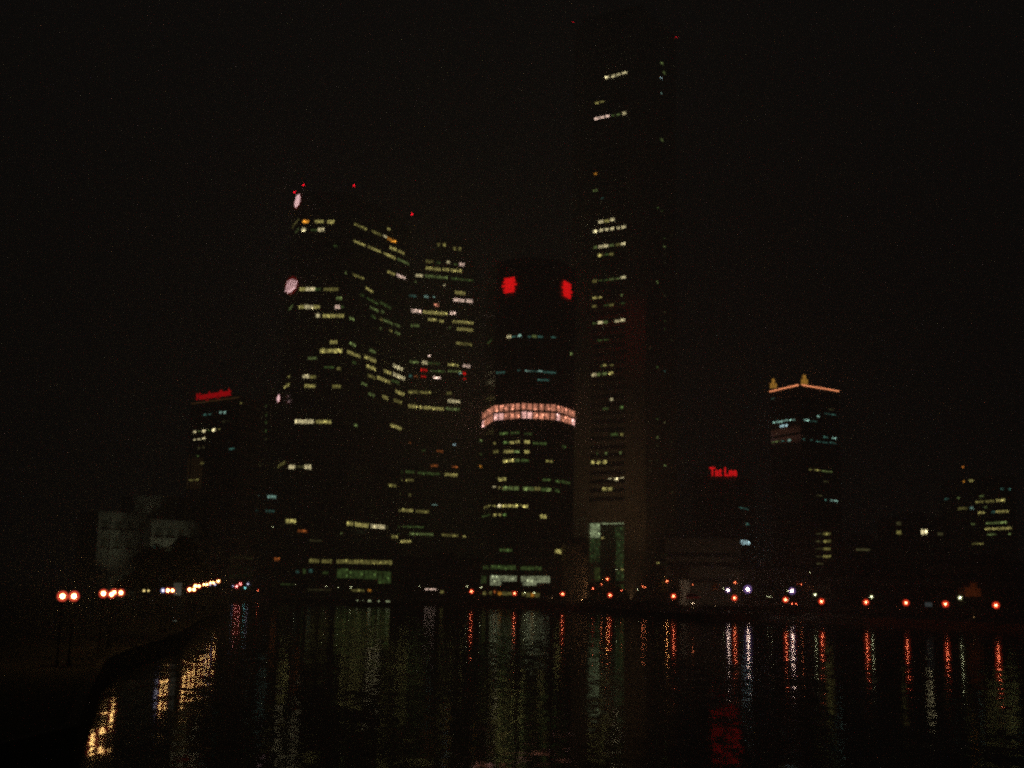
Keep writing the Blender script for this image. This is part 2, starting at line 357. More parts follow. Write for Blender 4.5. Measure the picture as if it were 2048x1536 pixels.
# slanted-stripe roundel signs on its left shoulder
BRIGHT = emit('sign_white', (1, .60, .60), 3.2); SREDS = emit('sign_red_edge', (1, .03, .02), .22)
def roundel(parent, u, v, Y, ru, rv, face_ang, stripes=True, shear=0.0):
    c = P(u, v, Y); k = Y / FPX; rx, rz = ru * k, rv * k
    s = empty('sign', (0, 0, 0)); s.parent = parent; o0 = None
    ca, sa = math.cos(face_ang), math.sin(face_ang); nn = Vector((sa, -ca, 0))
    def q(x, z, off): x += z * shear; return Vector((c.x + x * ca, c.y + x * sa, c.z + z)) + nn * off
    m = MB(); n = 28; ring = [(math.cos(t) * rx * 1.12, math.sin(t) * rz * 1.08) for t in [2 * math.pi * i / n for i in range(n)]]
    m.face([q(x, z, .1) for x, z in ring]); m.face([q(x, z, -.5) for x, z in ring][::-1])
    for i in range(n): a, b = ring[i], ring[(i + 1) % n]; m.face([q(*a, -.5), q(*b, -.5), q(*b, .1), q(*a, .1)])
    o = m.build('sign', SREDS, parent)
    bpy.data.objects.remove(s)
    m = MB()
    if stripes:
        for i in range(5):
            x0 = -.9 + i * .38; wv = .19
            lo = -.82 + .1 * i if i < 4 else -.2; hi = .45 + .1 * (i % 3) + (.1 if i in (1, 3) else 0)
            seg = [(x0, lo), (x0 + wv, lo + .12), (x0 + wv + .12, hi + .1), (x0 + .12, hi)]
            m.face([q(max(-1, min(1, x)) * rx, z * rz, .35) for x, z in seg])
        m.face([q(x * rx, z * rz, .4) for x, z in ((-.6, -.75), (.1, -.45), (.75, -.05), (.8, -.3), (.3, -.72), (-.3, -.95))])
    else:
        m.face([q(math.cos(t) * rx * .92, math.sin(t) * rz * .92, .35) for t in [2 * math.pi * i / n for i in range(n)]])
    m.build('emblem', BRIGHT, o)
roundel(uob, 595, 402, t1[0].b.y - 2, 5.4, 16, 0.0, False, .16)
roundel(uob, 583, 571, t2[0].b.y - 3, 11.5, 18, 0.0, True, .12)
roundel(uob, 557, 797, t2[0].a.y - 6, 3.4, 8, 0.0, False, .05)
for (u, v) in ((589, 384), (607, 370), (708, 371)): beacon(uob, u, v, t1[1].a.y + 6, ztop, .42)
o = lit_window(uob, t1[2], *[t1[2].hit(774, 458)[0], t1[2].hit(778, 458)[0] + 1], t1[2].hit(776, 460)[1], t1[2].hit(776, 455)[1], 'y', 0, 1.5)
# podium with a glazed banking hall
pd = chain(522, [(548, 1108, 794, 1113)])
podium = empty('podium_block', ORG(pd[0]), 'low glazed podium with a yellow lit gallery and dim green hall below the stepped tower', 'building')
body(podium, [tuple(pd[0].a), tuple(pd[0].b), (pd[0].b.x, pd[0].b.y + 18), (pd[0].a.x, pd[0].a.y + 18)], BASE, zat(pd[0], 700, 1096), F_METAL, True)
rows(podium, pd, 520, 1000, 5.12, [(505, 608, 622, 44, 'Y'), (635, 735, 626, 46, 'Y'), (785, 900, 628, 48, 'Y'), (905, 1130, 632, 48, 'Y'), (1135, 1352, 636, 48, 'Y'), (130, 200, 605, 40, 'O')], mull=1.2)
rows(podium, pd, 520, 1000, 5.12, [(370, 400, 735, 30, 't'), (440, 470, 730, 60, 'G'), (500, 540, 725, 40, 't'), (640, 700, 745, 30, 'G'), (790, 900, 750, 120, 'G'), (910, 1060, 760, 100, 'G'), (1070, 1200, 765, 110, 'G'), (1210, 1340, 790, 150, 'G'), (130, 150, 790, 110, 'G'), (210, 370, 862, 14, 'G'), (490, 720, 918, 20, 'd'), (930, 1070, 925, 26, 'Y'), (1105, 1140, 925, 24, 'o'), (80, 160, 850, 60, 't')], mull=2.2, gain=.55)

# ---- second tower behind it
c1 = chain(660, [(786, 618, 948, 632)])
tc = empty('office_tower', ORG(c1[0]), 'broad office tower with many bright lit floors, right behind the stepped tower', 'building')
zc = zat(c1[0], 880, 508); zcs = zat(c1[0], 880, 545)
a, b = c1[0].a, c1[0].b; d = (b - a)
body(tc, [tuple(a), tuple(b), (b.x + 4, b.y + 34), (a.x + 4, a.y + 34)], BASE, zcs, F_DARK, False)
body(tc, [tuple(a + d * .37), tuple(a + d * .95), (a.x + d.x * .95 + 3, b.y + 28), (a.x + d.x * .37 + 3, b.y + 28)], zcs + .01, zc, F_DARK, False)
body(tc, [tuple(a + d * .5), tuple(a + d * .9), (a.x + d.x * .9 + 3, b.y + 20), (a.x + d.x * .5 + 3, b.y + 20)], zc + .01, zat(c1[0], 880, 476), F_DARK, False)
R3 = dict(ox=780, oy=460, s=5.12); R4 = dict(ox=780, oy=700, s=5.12); R5 = dict(ox=780, oy=940, s=5.12)
rows(tc, c1, data=[(365, 440, 320, 36, 'Y'), (475, 515, 330, 28, 'G'), (580, 610, 328, 36, 'w'), (655, 690, 348, 20, 'G'), (712, 760, 350, 42, 'p'), (365, 520, 390, 38, 'y'), (540, 605, 402, 38, 'y'), (622, 735, 412, 38, 'y'), (260, 335, 463, 34, 'w'), (360, 465, 468, 34, 'g'), (475, 590, 480, 34, 'g'), (620, 850, 496, 26, 'G'), (250, 270, 530, 20, 'g'), (545, 565, 565, 18, 'w'), (665, 770, 640, 42, 'y'), (650, 760, 715, 40, 'p'), (780, 845, 725, 42, 'p'), (195, 265, 672, 28, 't'), (350, 390, 680, 24, 'c'), (440, 460, 685, 20, 'c'), (455, 500, 768, 40, 'm'), (190, 315, 825, 42, 'p'), (340, 585, 838, 38, 'y'), (615, 675, 850, 36, 'p'),
    (390, 480, 915, 36, 'y'), (505, 550, 932, 30, 'y'), (640, 850, 936, 36, 'y'), (685, 850, 1012, 38, 'y'), (190, 300, 973, 32, 'g'), (605, 620, 1000, 26, 'g'), (680, 712, 1160, 36, 'y'), (716, 840, 1163, 34, 'Y'), (120, 150, 1330, 28, 'g'), (175, 290, 1346, 32, 'g'), (330, 383, 1356, 42, 'w'), (388, 510, 1362, 28, 'G'), (590, 700, 1378, 30, 'y'), (745, 820, 1390, 32, 'p'), (385, 415, 1290, 20, 'p'), (410, 560, 1440, 22, 'G'), (590, 735, 1443, 22, 'g'), (705, 735, 1468, 20, 'c'),
    (315, 380, 1432, 34, 'r'), (320, 365, 1500, 24, 'r'), (745, 775, 1465, 30, 'r'), (745, 780, 1522, 20, 'r'), (245, 285, 1500, 24, 'O'), (165, 225, 1492, 34, 't'), (440, 520, 1512, 28, 'p'), (485, 512, 150, 40, 'Y'), (540, 572, 150, 40, 'Y'), (645, 672, 185, 40, 'Y'), (700, 728, 195, 40, 'Y')], **R3)
rows(tc, c1, data=[(160, 285, 425, 38, 'Y'), (305, 415, 430, 34, 'Y'), (580, 630, 440, 34, 'Y'), (590, 715, 522, 42, 'w'), (160, 280, 573, 42, 'y'), (300, 550, 588, 38, 'y'), (575, 710, 600, 34, 'g'), (645, 670, 968, 22, 'b'), (190, 215, 948, 16, 'O'), (140, 170, 1020, 20, 'G'), (330, 360, 1028, 20, 'G'), (475, 545, 1035, 24, 'O'), (420, 490, 1183, 28, 'O'), (635, 695, 1195, 22, 'O'), (160, 250, 1248, 34, 'G'), (280, 510, 1258, 32, 'G'), (560, 690, 1275, 38, 'y'), (160, 240, 1330, 32, 'Y')], **R4)
rows(tc, c1, data=[(195, 215, 255, 34, 'Y'), (115, 235, 412, 36, 'y'), (265, 400, 422, 34, 'Y'), (430, 480, 355, 14, 'c'), (125, 345, 578, 20, 'G'), (200, 440, 653, 30, 'g'), (530, 700, 665, 34, 'Y'), (745, 775, 680, 28, 'y'), (100, 220, 730, 32, 'y')], **R5)
beacon(tc, 824, 428, c1[0].a.y + 20, zcs, .6)

# ---- slab between the two, further back
d1 = chain(720, [(936, 884, 992, 888)])
td = empty('office_block', ORG(d1[0]), 'dark slab with three dim lit floors between the broad tower and the rounded tower', 'building')
body(td, [tuple(d1[0].a), tuple(d1[0].b), (d1[0].b.x, d1[0].b.y + 25), (d1[0].a.x, d1[0].a.y + 25)], BASE, zat(d1[0], 960, 862), F_METAL)
rows(td, d1, data=[(840, 912, 928, 28, 'G'), (915, 965, 928, 30, 'g'), (840, 885, 1060, 28, 'g'), (915, 965, 1065, 26, 'G'), (825, 885, 1190, 34, 'w'), (915, 945, 1190, 30, 'o'), (840, 885, 1390, 24, 't')], **R4)

# ---- rounded tower with the glowing sky-lobby band
E = chain(530, [(966, 827, 988, 811), (988, 811, 1042, 806), (1042, 806, 1112, 809), (1112, 809, 1149, 822)])
te = empty('office_tower', ORG(E[1]), 'rounded office tower with a glowing pink two-storey band and two red emblems at its top', 'building')
zE = zat(E[2], 1060, 520)
pE = poly_from(E, 30)
body(te, pE, BASE, zE, F_GLASS)
rows(te, E, data=[(1200, 1240, 1095, 40, 'w'), (1250, 1290, 1095, 16, 't'), (1310, 1345, 1085, 30, 'c'), (1410, 1440, 1092, 24, 't'), (1455, 1500, 1088, 32, 'g'), (1515, 1565, 1093, 24, 't'), (1650, 1695, 1098, 16, 't'), (1090, 1180, 1465, 20, 't'), (1310, 1335, 1440, 18, 't'), (1385, 1440, 1442, 18, 'c'), (1450, 1510, 1445, 16, 't'), (1515, 1560, 1445, 18, 'c'), (1570, 1640, 1455, 22, 't'), (1645, 1730, 1460, 22, 't'), (1000, 1040, 1165, 30, 'G'), (1845, 1865, 1262, 34, 'g')], **R3)
rows(te, E, data=[(1510, 1630, 305, 16, 't'), (1125, 1210, 858, 28, 'G'), (1240, 1325, 852, 28, 'G'), (1375, 1450, 858, 24, 'G'), (1060, 1085, 955, 30, 'Y'), (1165, 1225, 950, 30, 'G'), (1228, 1270, 948, 32, 'y'), (1285, 1328, 942, 32, 'y'), (1375, 1430, 942, 36, 'y'), (1465, 1520, 955, 28, 'G'), (1530, 1600, 958, 28, 'G'), (1760, 1795, 985, 28, 'G'), (1060, 1110, 1042, 34, 'Y'), (1165, 1215, 1042, 34, 'y'), (1218, 1265, 1040, 34, 'y'), (1270, 1325, 1042, 30, 'g'), (1375, 1425, 1042, 38, 'y'), (1160, 1210, 1138, 38, 'y'), (1222, 1268, 1132, 38, 'y'), (1280, 1325, 1132, 36, 'g'), (1340, 1420, 1132, 30, 'G'), (1600, 1665, 1140, 28, 'Y'), (1110, 1190, 1325, 40, 'y'), (1560, 1640, 1328, 26, 'G'), (1660, 1740, 1335, 32, 'G'), (1750, 1840, 1345, 32, 'G'),
    (1155, 1205, 1418, 46, 'g'), (1215, 1260, 1418, 46, 'g'), (1270, 1318, 1418, 48, 'g'), (1360, 1412, 1418, 46, 'g'), (1420, 1470, 1420, 42, 'g'), (1480, 1540, 1420, 42, 'Y'), (1550, 1600, 1428, 40, 'G'), (1605, 1650, 1430, 40, 'g'), (1660, 1730, 1432, 38, 'G'), (1055, 1085, 1403, 16, 'w'), (1110, 1130, 1410, 28, 'y')], **R4)
rows(te, E, data=[(965, 1028, 385, 26, 'Y'), (1032, 1090, 368, 18, 'Y'), (1105, 1140, 368, 36, 'w'), (1150, 1205, 370, 34, 'y'), (1210, 1250, 368, 36, 'y'), (1255, 1310, 370, 36, 'y'), (1330, 1352, 360, 16, 'y'), (1360, 1412, 370, 36, 'y'), (945, 1030, 480, 24, 'G'), (1060, 1092, 460, 30, 'y'), (1115, 1140, 460, 30, 'y'), (1155, 1195, 460, 26, 'G'), (1540, 1600, 475, 46, 'y'), (1125, 1250, 820, 36, 'G'), (1690, 1745, 830, 46, 'y')], **R5)
# the glowing band: upper panes amber pink, lower panes with floodlit bays
band = [(966, 988, 5), (988, 1042, 5), (1042, 1112, 6), (1112, 1149, 5)]
hot = {(1, 1): 1, (1, 4): 0, (2, 0): 1, (2, 1): 1, (2, 5): 0, (3, 0): 1, (3, 4): 1, (0, 0): 1, (1, 0): 1}
for k, (u0, u1, n) in enumerate(band):
    f = E[k]; L = (f.b - f.a).length; um = (u0 + u1) / 2
    zt, zm, zb = zat(E[2], 1076, 808), zat(E[2], 1076, 823), zat(E[2], 1076, 838)
    for i in range(n):
        s0, s1 = L * i / n + .3, L * (i + 1) / n - .3
        lit_window(te, f, s0, s1, zm + .45, zt, 'm', 0, .78, .3)
        h = hot.get((k, i), 0)
        lit_window(te, f, s0, s1, zb, zm - .45, 'M' if h else 'm', 0, .95 if h else random.uniform(.7, 1.1), .3)
# red emblems: a barrel-shaped character of stacked strokes
REDN = emit('red_neon', (1, .006, .008), 2.0)
def emblem(parent, f, u, v, hw, hh):
    k, z = f.hit(u, v); sc = f.at(k, z).y / FPX; H = hh * sc
    W = abs(f.hit(u + hw, v)[0] - f.hit(u - hw, v)[0]) / 2
    m = MB(); strokes = [(-.95, -.72, .8), (-.62, -.4, .92), (-.12, .12, 1.18), (.34, .58, .95), (.7, .95, .8)]
    for z0, z1, wd in strokes:
        c = f.at(k, z + H * (z0 + z1) / 2, .6); m.box(c, W * wd, .25, H * (z1 - z0) / 2, f.ang)
    for xx in (-.5, 0, .5):
        c = f.at(k + W * xx, z, .45); m.box(c, W * .2, .2, H * .85, f.ang)
    m.build('emblem', REDN, parent)
emblem(te, E[1], 1020, 571, 12, 16.5); emblem(te, E[3], 1132, 580, 8, 16.5)
# lobby floors behind curtains
rows(te, E, data=[(955, 1010, 1000, 46, 'G'), (1030, 1160, 996, 50, 'G'), (1165, 1290, 998, 50, 'G'), (1340, 1440, 1004, 46, 'G'), (1445, 1550, 1006, 44, 'G'), (935, 985, 1122, 90, 'G')], gain=.75, mull=1.6, **R5)
rows(te, E, data=[(1030, 1120, 1130, 120, 'K'), (1122, 1200, 1130, 120, 'K'), (1202, 1298, 1132, 120, 'K'), (1340, 1420, 1135, 118, 'K'), (1422, 1498, 1135, 115, 'K'), (1502, 1635, 1120, 84, 'K')], gain=.62, mull=1.0, **R5)

# ---- the tallest tower: triangular-prism shafts, plain walls, one window band, portal at the foot
TF = chain(600, [(1149, 250, 1292, 222), (1292, 214, 1352, 258)])
tf = empty('skyscraper', ORG(TF[0]), 'tallest plain-walled skyscraper with a single column of lit square windows above a tall portal', 'building')
f0 = TF[0]; WALLT = mat('plain_aluminium_cladding', (.34, .32, .29), .55, 0, .08, .05)
zT = zat(f0, 1200, 42); kL, zO = f0.hit(1177, 1046); kR, _ = f0.hit(1248, 1046)
n0 = f0.n
zt2 = TF[1].b.y
full = poly_from(TF, 30)
b = MB(); b.prism(full, zO, zT)
o = b.build('wall', [facade('cladding_and_slots', (.30, .28, .25), (.30, .28, .25), 4.2, .5, 400), DARKROOF], tf)
r = MB(); r.prism([tuple(Vector(p) * 1.0) for p in [tuple(f0.at(3, 0, -2))[:2], tuple(f0.at((f0.b - f0.a).length - 3, 0, -2))[:2], tuple(f0.at((f0.b - f0.a).length - 6, 0, -16))[:2], tuple(f0.at(6, 0, -16))[:2]]], zT + .01, zT + 5); r.build('roof', DARKROOF, tf)
L0 = (f0.b - f0.a).length
def pier(k0, k1, depth, name='pier'):
    p = [f0.at(k0, 0), f0.at(k1, 0), f0.at(k1, 0, -depth), f0.at(k0, 0, -depth)]
    b = MB(); b.prism([(q.x, q.y) for q in p], BASE, zO - .01); return b.build(name, WALLT, tf)
pier(0, kL, 26)
b = MB(); q1, q2, q3 = f0.at(kR, 0), f0.at(L0, 0), TF[1].at((TF[1].b - TF[1].a).length, 0); q4 = full[-2]; q5 = f0.at(kR, 0, -19.5)
b.prism([(q1.x, q1.y), (q2.x, q2.y), (q3.x, q3.y), tuple(q4), (q5.x + 2, q5.y + 4), (q5.x, q5.y)], BASE, zO - .01); b.build('pier', WALLT, tf)
b = MB(); p = [f0.at(kL, 0, -18), f0.at(kR, 0, -18), f0.at(kR, 0, -19), f0.at(kL, 0, -19)]; b.prism([(q.x, q.y) for q in p], BASE, zO - .01); b.build('portal_back_wall', mat('dark_lobby_glass', (.05, .08, .06), .2), tf)
# recessed dark window slots down the band (each floor one strip of glass)
kw0, _ = f0.hit(1183, 600); kw1, _ = f0.hit(1251, 600)
SLOT = mat('slot_glass', (.012, .014, .016), .12)
z = zO + 12; nsl = 0
while z < zT - 12 and nsl < 60:
    m = MB(); m.box(f0.at((kw0 + kw1) / 2, z, .02), (kw1 - kw0) / 2, .05, 1.15, f0.ang); m.build('window_strip', SLOT, tf); z += 4.35; nsl += 1
R6 = dict(ox=1100, oy=20, s=5.12); R7 = dict(ox=1100, oy=320, s=5.12); R8 = dict(ox=1100, oy=600, s=5.12); R9 = dict(ox=1100, oy=900, s=4.5175)
for reg, data in ((R6, [(565, 605, 695, 35, 'w'), (630, 668, 682, 35, 'w'), (682, 725, 665, 30, 'w'), (737, 788, 650, 28, 'w'), (462, 500, 957, 22, 'y'), (512, 555, 945, 22, 'y'), (457, 500, 1115, 33, 'p'), (510, 555, 1104, 28, 'p'), (568, 608, 1092, 32, 'p'), (630, 660, 1083, 14, 'G'), (682, 720, 1075, 20, 'g'), (745, 783, 1062, 34, 'w')]),
    (R7, [(450, 485, 145, 22, 'o'), (442, 485, 318, 28, 'g'), (522, 546, 395, 15, 't'), (498, 545, 637, 40, 'w'), (558, 602, 628, 34, 'y'), (616, 662, 615, 36, 'w'), (440, 483, 733, 36, 'w'), (506, 545, 722, 34, 'w'), (564, 602, 714, 34, 'w'), (618, 658, 706, 34, 'w'), (682, 715, 698, 34, 'w'), (735, 777, 688, 34, 'w'), (447, 485, 900, 32, 'g'), (496, 545, 892, 36, 'w'), (554, 600, 884, 36, 'w'), (614, 655, 877, 30, 'g'), (677, 718, 870, 30, 'Y'), (727, 775, 862, 38, 'w'), (490, 538, 980, 34, 'y'), (556, 595, 972, 20, 'G'), (608, 655, 965, 32, 'Y'), (438, 480, 1243, 34, 'Y'), (496, 540, 1237, 14, 'G'), (556, 595, 1232, 18, 'G'), (607, 655, 1224, 28, 'g'), (671, 712, 1217, 22, 'g'), (724, 776, 1203, 34, 'w'), (436, 480, 1415, 30, 'y'), (496, 537, 1411, 24, 'y'), (727, 745, 1388, 26, 'g'), (434, 478, 1500, 32, 'Y'), (547, 598, 1492, 18, 'G'), (606, 652, 1487, 32, 'Y'), (726, 770, 1470, 14, 'G')]),
    (R8, [(436, 478, 243, 26, 'G'), (491, 540, 234, 36, 'w'), (548, 593, 230, 30, 'g'), (666, 712, 217, 32, 'w'), (722, 770, 208, 34, 'w'), (486, 535, 415, 22, 'G'), (556, 605, 410, 14, 'G'), (516, 535, 680, 20, 'G'), (544, 578, 670, 22, 'y'), (616, 650, 668, 22, 'Y'), (430, 475, 768, 40, 'w'), (482, 525, 763, 36, 'g'), (540, 583, 757, 36, 'g'), (602, 648, 752, 38, 'y'), (616, 650, 1018, 34, 'w'), (540, 600, 1115, 26, 'G'), (715, 750, 1105, 40, 'G'), (625, 700, 1380, 30, 'G'), (722, 755, 1378, 36, 'Y')]),
    (R9, [(372, 405, 112, 36, 'y'), (426, 456, 112, 34, 'y'), (476, 512, 110, 36, 'y'), (522, 560, 258, 10, 'w'), (582, 618, 264, 30, 'w'), (630, 668, 252, 10, 'w'), (473, 511, 353, 36, 'y'), (528, 562, 353, 36, 'y'), (500, 520, 30, 28, 'g'), (630, 645, 26, 34, 'g'), (420, 430, 30, 30, 'G')])):
    rows(tf, [f0], data=data, mull=0, gain=1.05, **reg)
rows(tf, [TF[1]], data=[(1130, 1160, 535, 24, 'g'), (1152, 1180, 632, 30, 'g'), (1128, 1148, 688, 16, 'b'), (1130, 1146, 848, 14, 'c'), (1130, 1160, 1320, 30, 'g')], mull=0, **R6)
rows(tf, [TF[1]], data=[(1138, 1150, 520, 24, 'G'), (1160, 1182, 880, 22, 'g'), (1165, 1180, 796, 14, 'G'), (1088, 1105, 1248, 30, 'g'), (1090, 1106, 485, 14, 'G'), (1162, 1180, 960, 14, 'd'), (1165, 1185, 1048, 12, 'd'), (1228, 1244, 762, 14, 'd'), (1090, 1106, 742, 14, 'd'), (1162, 1180, 1385, 12, 'd')], mull=0, **R7)
rows(tf, [TF[1]], data=[(1165, 1180, 120, 14, 'd'), (1165, 1180, 210, 12, 'G'), (1165, 1180, 292, 14, 'G'), (1088, 1108, 685, 26, 'G'), (1165, 1180, 725, 14, 't'), (1235, 1250, 410, 16, 'd'), (1020, 1035, 485, 16, 'd'), (1088, 1105, 1220, 20, 'G'), (1162, 1180, 1250, 20, 'd'), (1088, 1105, 1405, 28, 'g'), (1235, 1248, 1450, 20, 'd'), (1090, 1105, 1490, 20, 'd')], mull=0, **R8)
rows(tf, [TF[1]], data=[(1030, 1045, 140, 20, 'g'), (898, 910, 100, 14, 'd'), (898, 912, 188, 14, 'd'), (962, 975, 95, 14, 'd'), (1095, 1108, 378, 20, 'd'), (1096, 1106, 718, 12, 'd'), (960, 985, 1018, 18, 'Y')], mull=0, **R9)
beacon(tf, 1146, 43, f0.a.y + 3, zT - 6, .2); beacon(tf, 1353, 75, TF[1].b.y - 1, zT - 14, .2)
# portal light painted as glowing panels: soffit, side reveal, walls; stair lights
rows(tf, [f0], data=[(585, 605, 1018, 14, 'G'), (640, 668, 1080, 16, 'y')], mull=0, **R9)
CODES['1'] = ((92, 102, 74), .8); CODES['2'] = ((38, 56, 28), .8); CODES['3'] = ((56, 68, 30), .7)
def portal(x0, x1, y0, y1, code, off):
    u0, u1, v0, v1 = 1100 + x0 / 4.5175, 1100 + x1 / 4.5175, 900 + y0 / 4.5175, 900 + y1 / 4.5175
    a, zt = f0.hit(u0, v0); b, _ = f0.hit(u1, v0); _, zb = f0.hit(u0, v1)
    o = lit_window(tf, f0, a, b, zb, zt, code, 2.2, 2.9 if code == '1' else .75, off); o.name = 'portal_glow'
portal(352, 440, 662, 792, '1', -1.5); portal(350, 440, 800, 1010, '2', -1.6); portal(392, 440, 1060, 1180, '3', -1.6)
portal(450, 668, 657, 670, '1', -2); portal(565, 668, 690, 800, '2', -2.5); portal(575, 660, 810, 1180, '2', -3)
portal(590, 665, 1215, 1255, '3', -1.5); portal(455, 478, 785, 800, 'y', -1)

# ---- plain brown block in front of the skyscraper's left pier
g1 = chain(500, [(1124, 1092, 1176, 1090)])
tb = empty('annex_block', ORG(g1[0]), 'plain windowless block washed orange-brown by street lamps at the skyscraper foot', 'building')
body(tb, [tuple(g1[0].a), tuple(g1[0].b), (g1[0].b.x + 1, g1[0].b.y + 14), (g1[0].a.x, g1[0].a.y + 14)], BASE, zat(g1[0], 1150, 1089), mat('rendered_wall', (.36, .31, .26), .9, 0, .3, .15), True)

# ---- long low arcade with white drum, right of the skyscraper
h1 = chain(470, [(1330, 1078, 1482, 1080)])
th = empty('low_block', ORG(h1[0]), 'long low brown block with three dark horizontal slots, right of the skyscraper', 'building')
f = h1[0]; z0 = zat(f, 1400, 1076)
poly = [tuple(f.a), tuple(f.b), (f.b.x, f.b.y + 22), (f.a.x, f.a.y + 22)]
BROWN = mat('brown_render', (.26, .24, .20), .9, 0, .2, .2)
prev = BASE
for i, v in enumerate((1160, 1128, 1109, 1076)):
    z1 = zat(f, 1400, v) - (.9 if v != 1076 else 0); b = MB(); b.prism(poly, prev, z1); b.build('storey', BROWN, th)
    if v != 1076:
        b = MB(); ins = [(f.a.x + 1, f.a.y + 1.2), (f.b.x - 1, f.b.y + 1.2), (f.b.x - 1, f.b.y + 21), (f.a.x + 1, f.a.y + 21)]
        b.prism(ins, z1 + .01, z1 + 1.69); b.build('window_strip', SLOT, th); prev = z1 + 1.7
body(th, [tuple(f.at(8, 0, -6))[:2], tuple(f.at(20, 0, -6))[:2], tuple(f.at(20, 0, -14))[:2], tuple(f.at(8, 0, -14))[:2]], z0 + .01, z0 + 3, BROWN, False)

# ---- dark block under the small red letters
i1 = chain(520, [(1385, 962, 1472, 963), (1472, 963, 1510, 972)])
ti = empty('bank_building', ORG(i1[0]), 'dark mid-rise with small red neon letters on its roof edge', 'building')
zi = zat(i1[0], 1440, 955); body(ti, poly_from(i1, 22), BASE, zi, F_PALE)
rows(ti, i1, 1400, 980, 5.689, [(445, 545, 200, 20, 't'), (515, 560, 385, 30, 't'), (457, 500, 590, 58, 'b'), (503, 560, 596, 54, 'b')])
# ---- tower with the pink roof line
j1 = chain(470, [(1540, 784, 1600, 770), (1600, 770, 1677, 783)])
tj = empty('office_tower', ORG(j1[0]), 'square office tower outlined by a pink neon roof line with two amber roof emblems', 'building')
zj = zat(j1[0], 1570, 779); body(tj, poly_from(j1, 24), BASE, zj, F_GLASS)
NEONP = emit('pink_neon', (1, .33, .14), 2.7); AMB = emit('amber_neon', (1, .48, .07), .8)
for k, f in enumerate(j1):
    L = (f.b - f.a).length; m = MB(); m.tube(f.at(.3 if k == 0 else .8, zj + .5, .3), f.at(L - (.8 if k == 0 else .1), zj + .5, .3), .29, None, 8); m.build('neon_line', NEONP, tj)
def roof_emblem(u, v0, Y, wpx, hpx):
    c = P(u, v0, Y); k = Y / FPX; W, H = wpx * k, hpx * k; m = MB()
    for (x0, x1, z0, z1) in ((-.16, .16, .42, 1.0), (-.3, .3, .78, .86), (-.24, .24, .6, .66), (-.5, -.26, 0, .5), (.26, .5, 0, .5), (-.5, .5, 0, .1), (-.12, .12, .1, .42), (-.5, .5, .22, .28)):
        m.box((c.x + W * (x0 + x1) / 2, c.y, c.z + H * (z0 + z1) / 2), W * (x1 - x0) / 2, .25, H * (z1 - z0) / 2)
    s = m.build('roof_emblem', AMB, tj)
    m = MB(); m.tube((c.x, c.y + .6, zj), (c.x, c.y + .6, c.z + H * .9), .15, None, 6); m.build('bracket', POLE, tj)
roof_emblem(1547, 776, j1[0].a.y - .2, 13, 19); roof_emblem(1609, 768, j1[1].a.y + .5, 13, 19)
rows(tj, j1, 1400, 720, 5.689, [(815, 855, 442, 14, 't'), (835, 885, 712, 22, 'c'), (890, 945, 708, 26, 'c'), (955, 1010, 692, 20, 'c'), (1025, 1045, 686, 20, 'c'), (1062, 1085, 682, 22, 'c'), (915, 960, 755, 32, 'b'), (968, 1000, 748, 30, 'b'), (820, 910, 938, 12, 'g'), (930, 960, 925, 12, 't'), (998, 1035, 918, 26, 'c'), (1180, 1235, 680, 22, 'c'), (1325, 1355, 640, 20, 'c'), (1240, 1330, 690, 12, 't'), (1410, 1550, 608, 12, 't'), (1460, 1520, 560, 12, 'd'), (1405, 1450, 876, 22, 't'), (1505, 1550, 888, 20, 'c'), (1165, 1190, 900, 18, 't'), (1255, 1275, 910, 20, 't'), (1315, 1370, 925, 12, 't'), (1385, 1450, 935, 14, 't'), (1475, 1545, 940, 14, 't'), (1235, 1270, 1245, 18, 'Y'), (1300, 1370, 1250, 18, 'Y'), (1390, 1500, 1262, 18, 'g'), (1400, 1460, 1380, 14, 'd')], gain=.9)
rows(tj, j1, 1400, 980, 5.689, [(1420, 1440, 115, 16, 't'), (1480, 1505, 118, 26, 'c'), (1520, 1560, 122, 24, 'c'), (1320, 1380, 60, 16, 'd')])
# ---- stair block with four yellow landings
k1 = chain(430, [(1600, 1068, 1668, 1066)])
tk = empty('stair_block', ORG(k1[0]), 'low dark block with four dim yellow landings stacked on its right side', 'building')
body(tk, [tuple(k1[0].a), tuple(k1[0].b), (k1[0].b.x, k1[0].b.y + 15), (k1[0].a.x, k1[0].a.y + 15)], BASE, zat(k1[0], 1640, 1056), F_PALE)
for yy in (500, 585, 670, 757): rows(tk, k1, 1400, 980, 5.689, [(1320, 1400, yy, 16, 'd'), (1405, 1490, yy, 32, 'Y')], mull=0, gain=.7)
rows(tk, k1, 1400, 980, 5.689, [(1330, 1400, 838, 14, 'd')], mull=0)
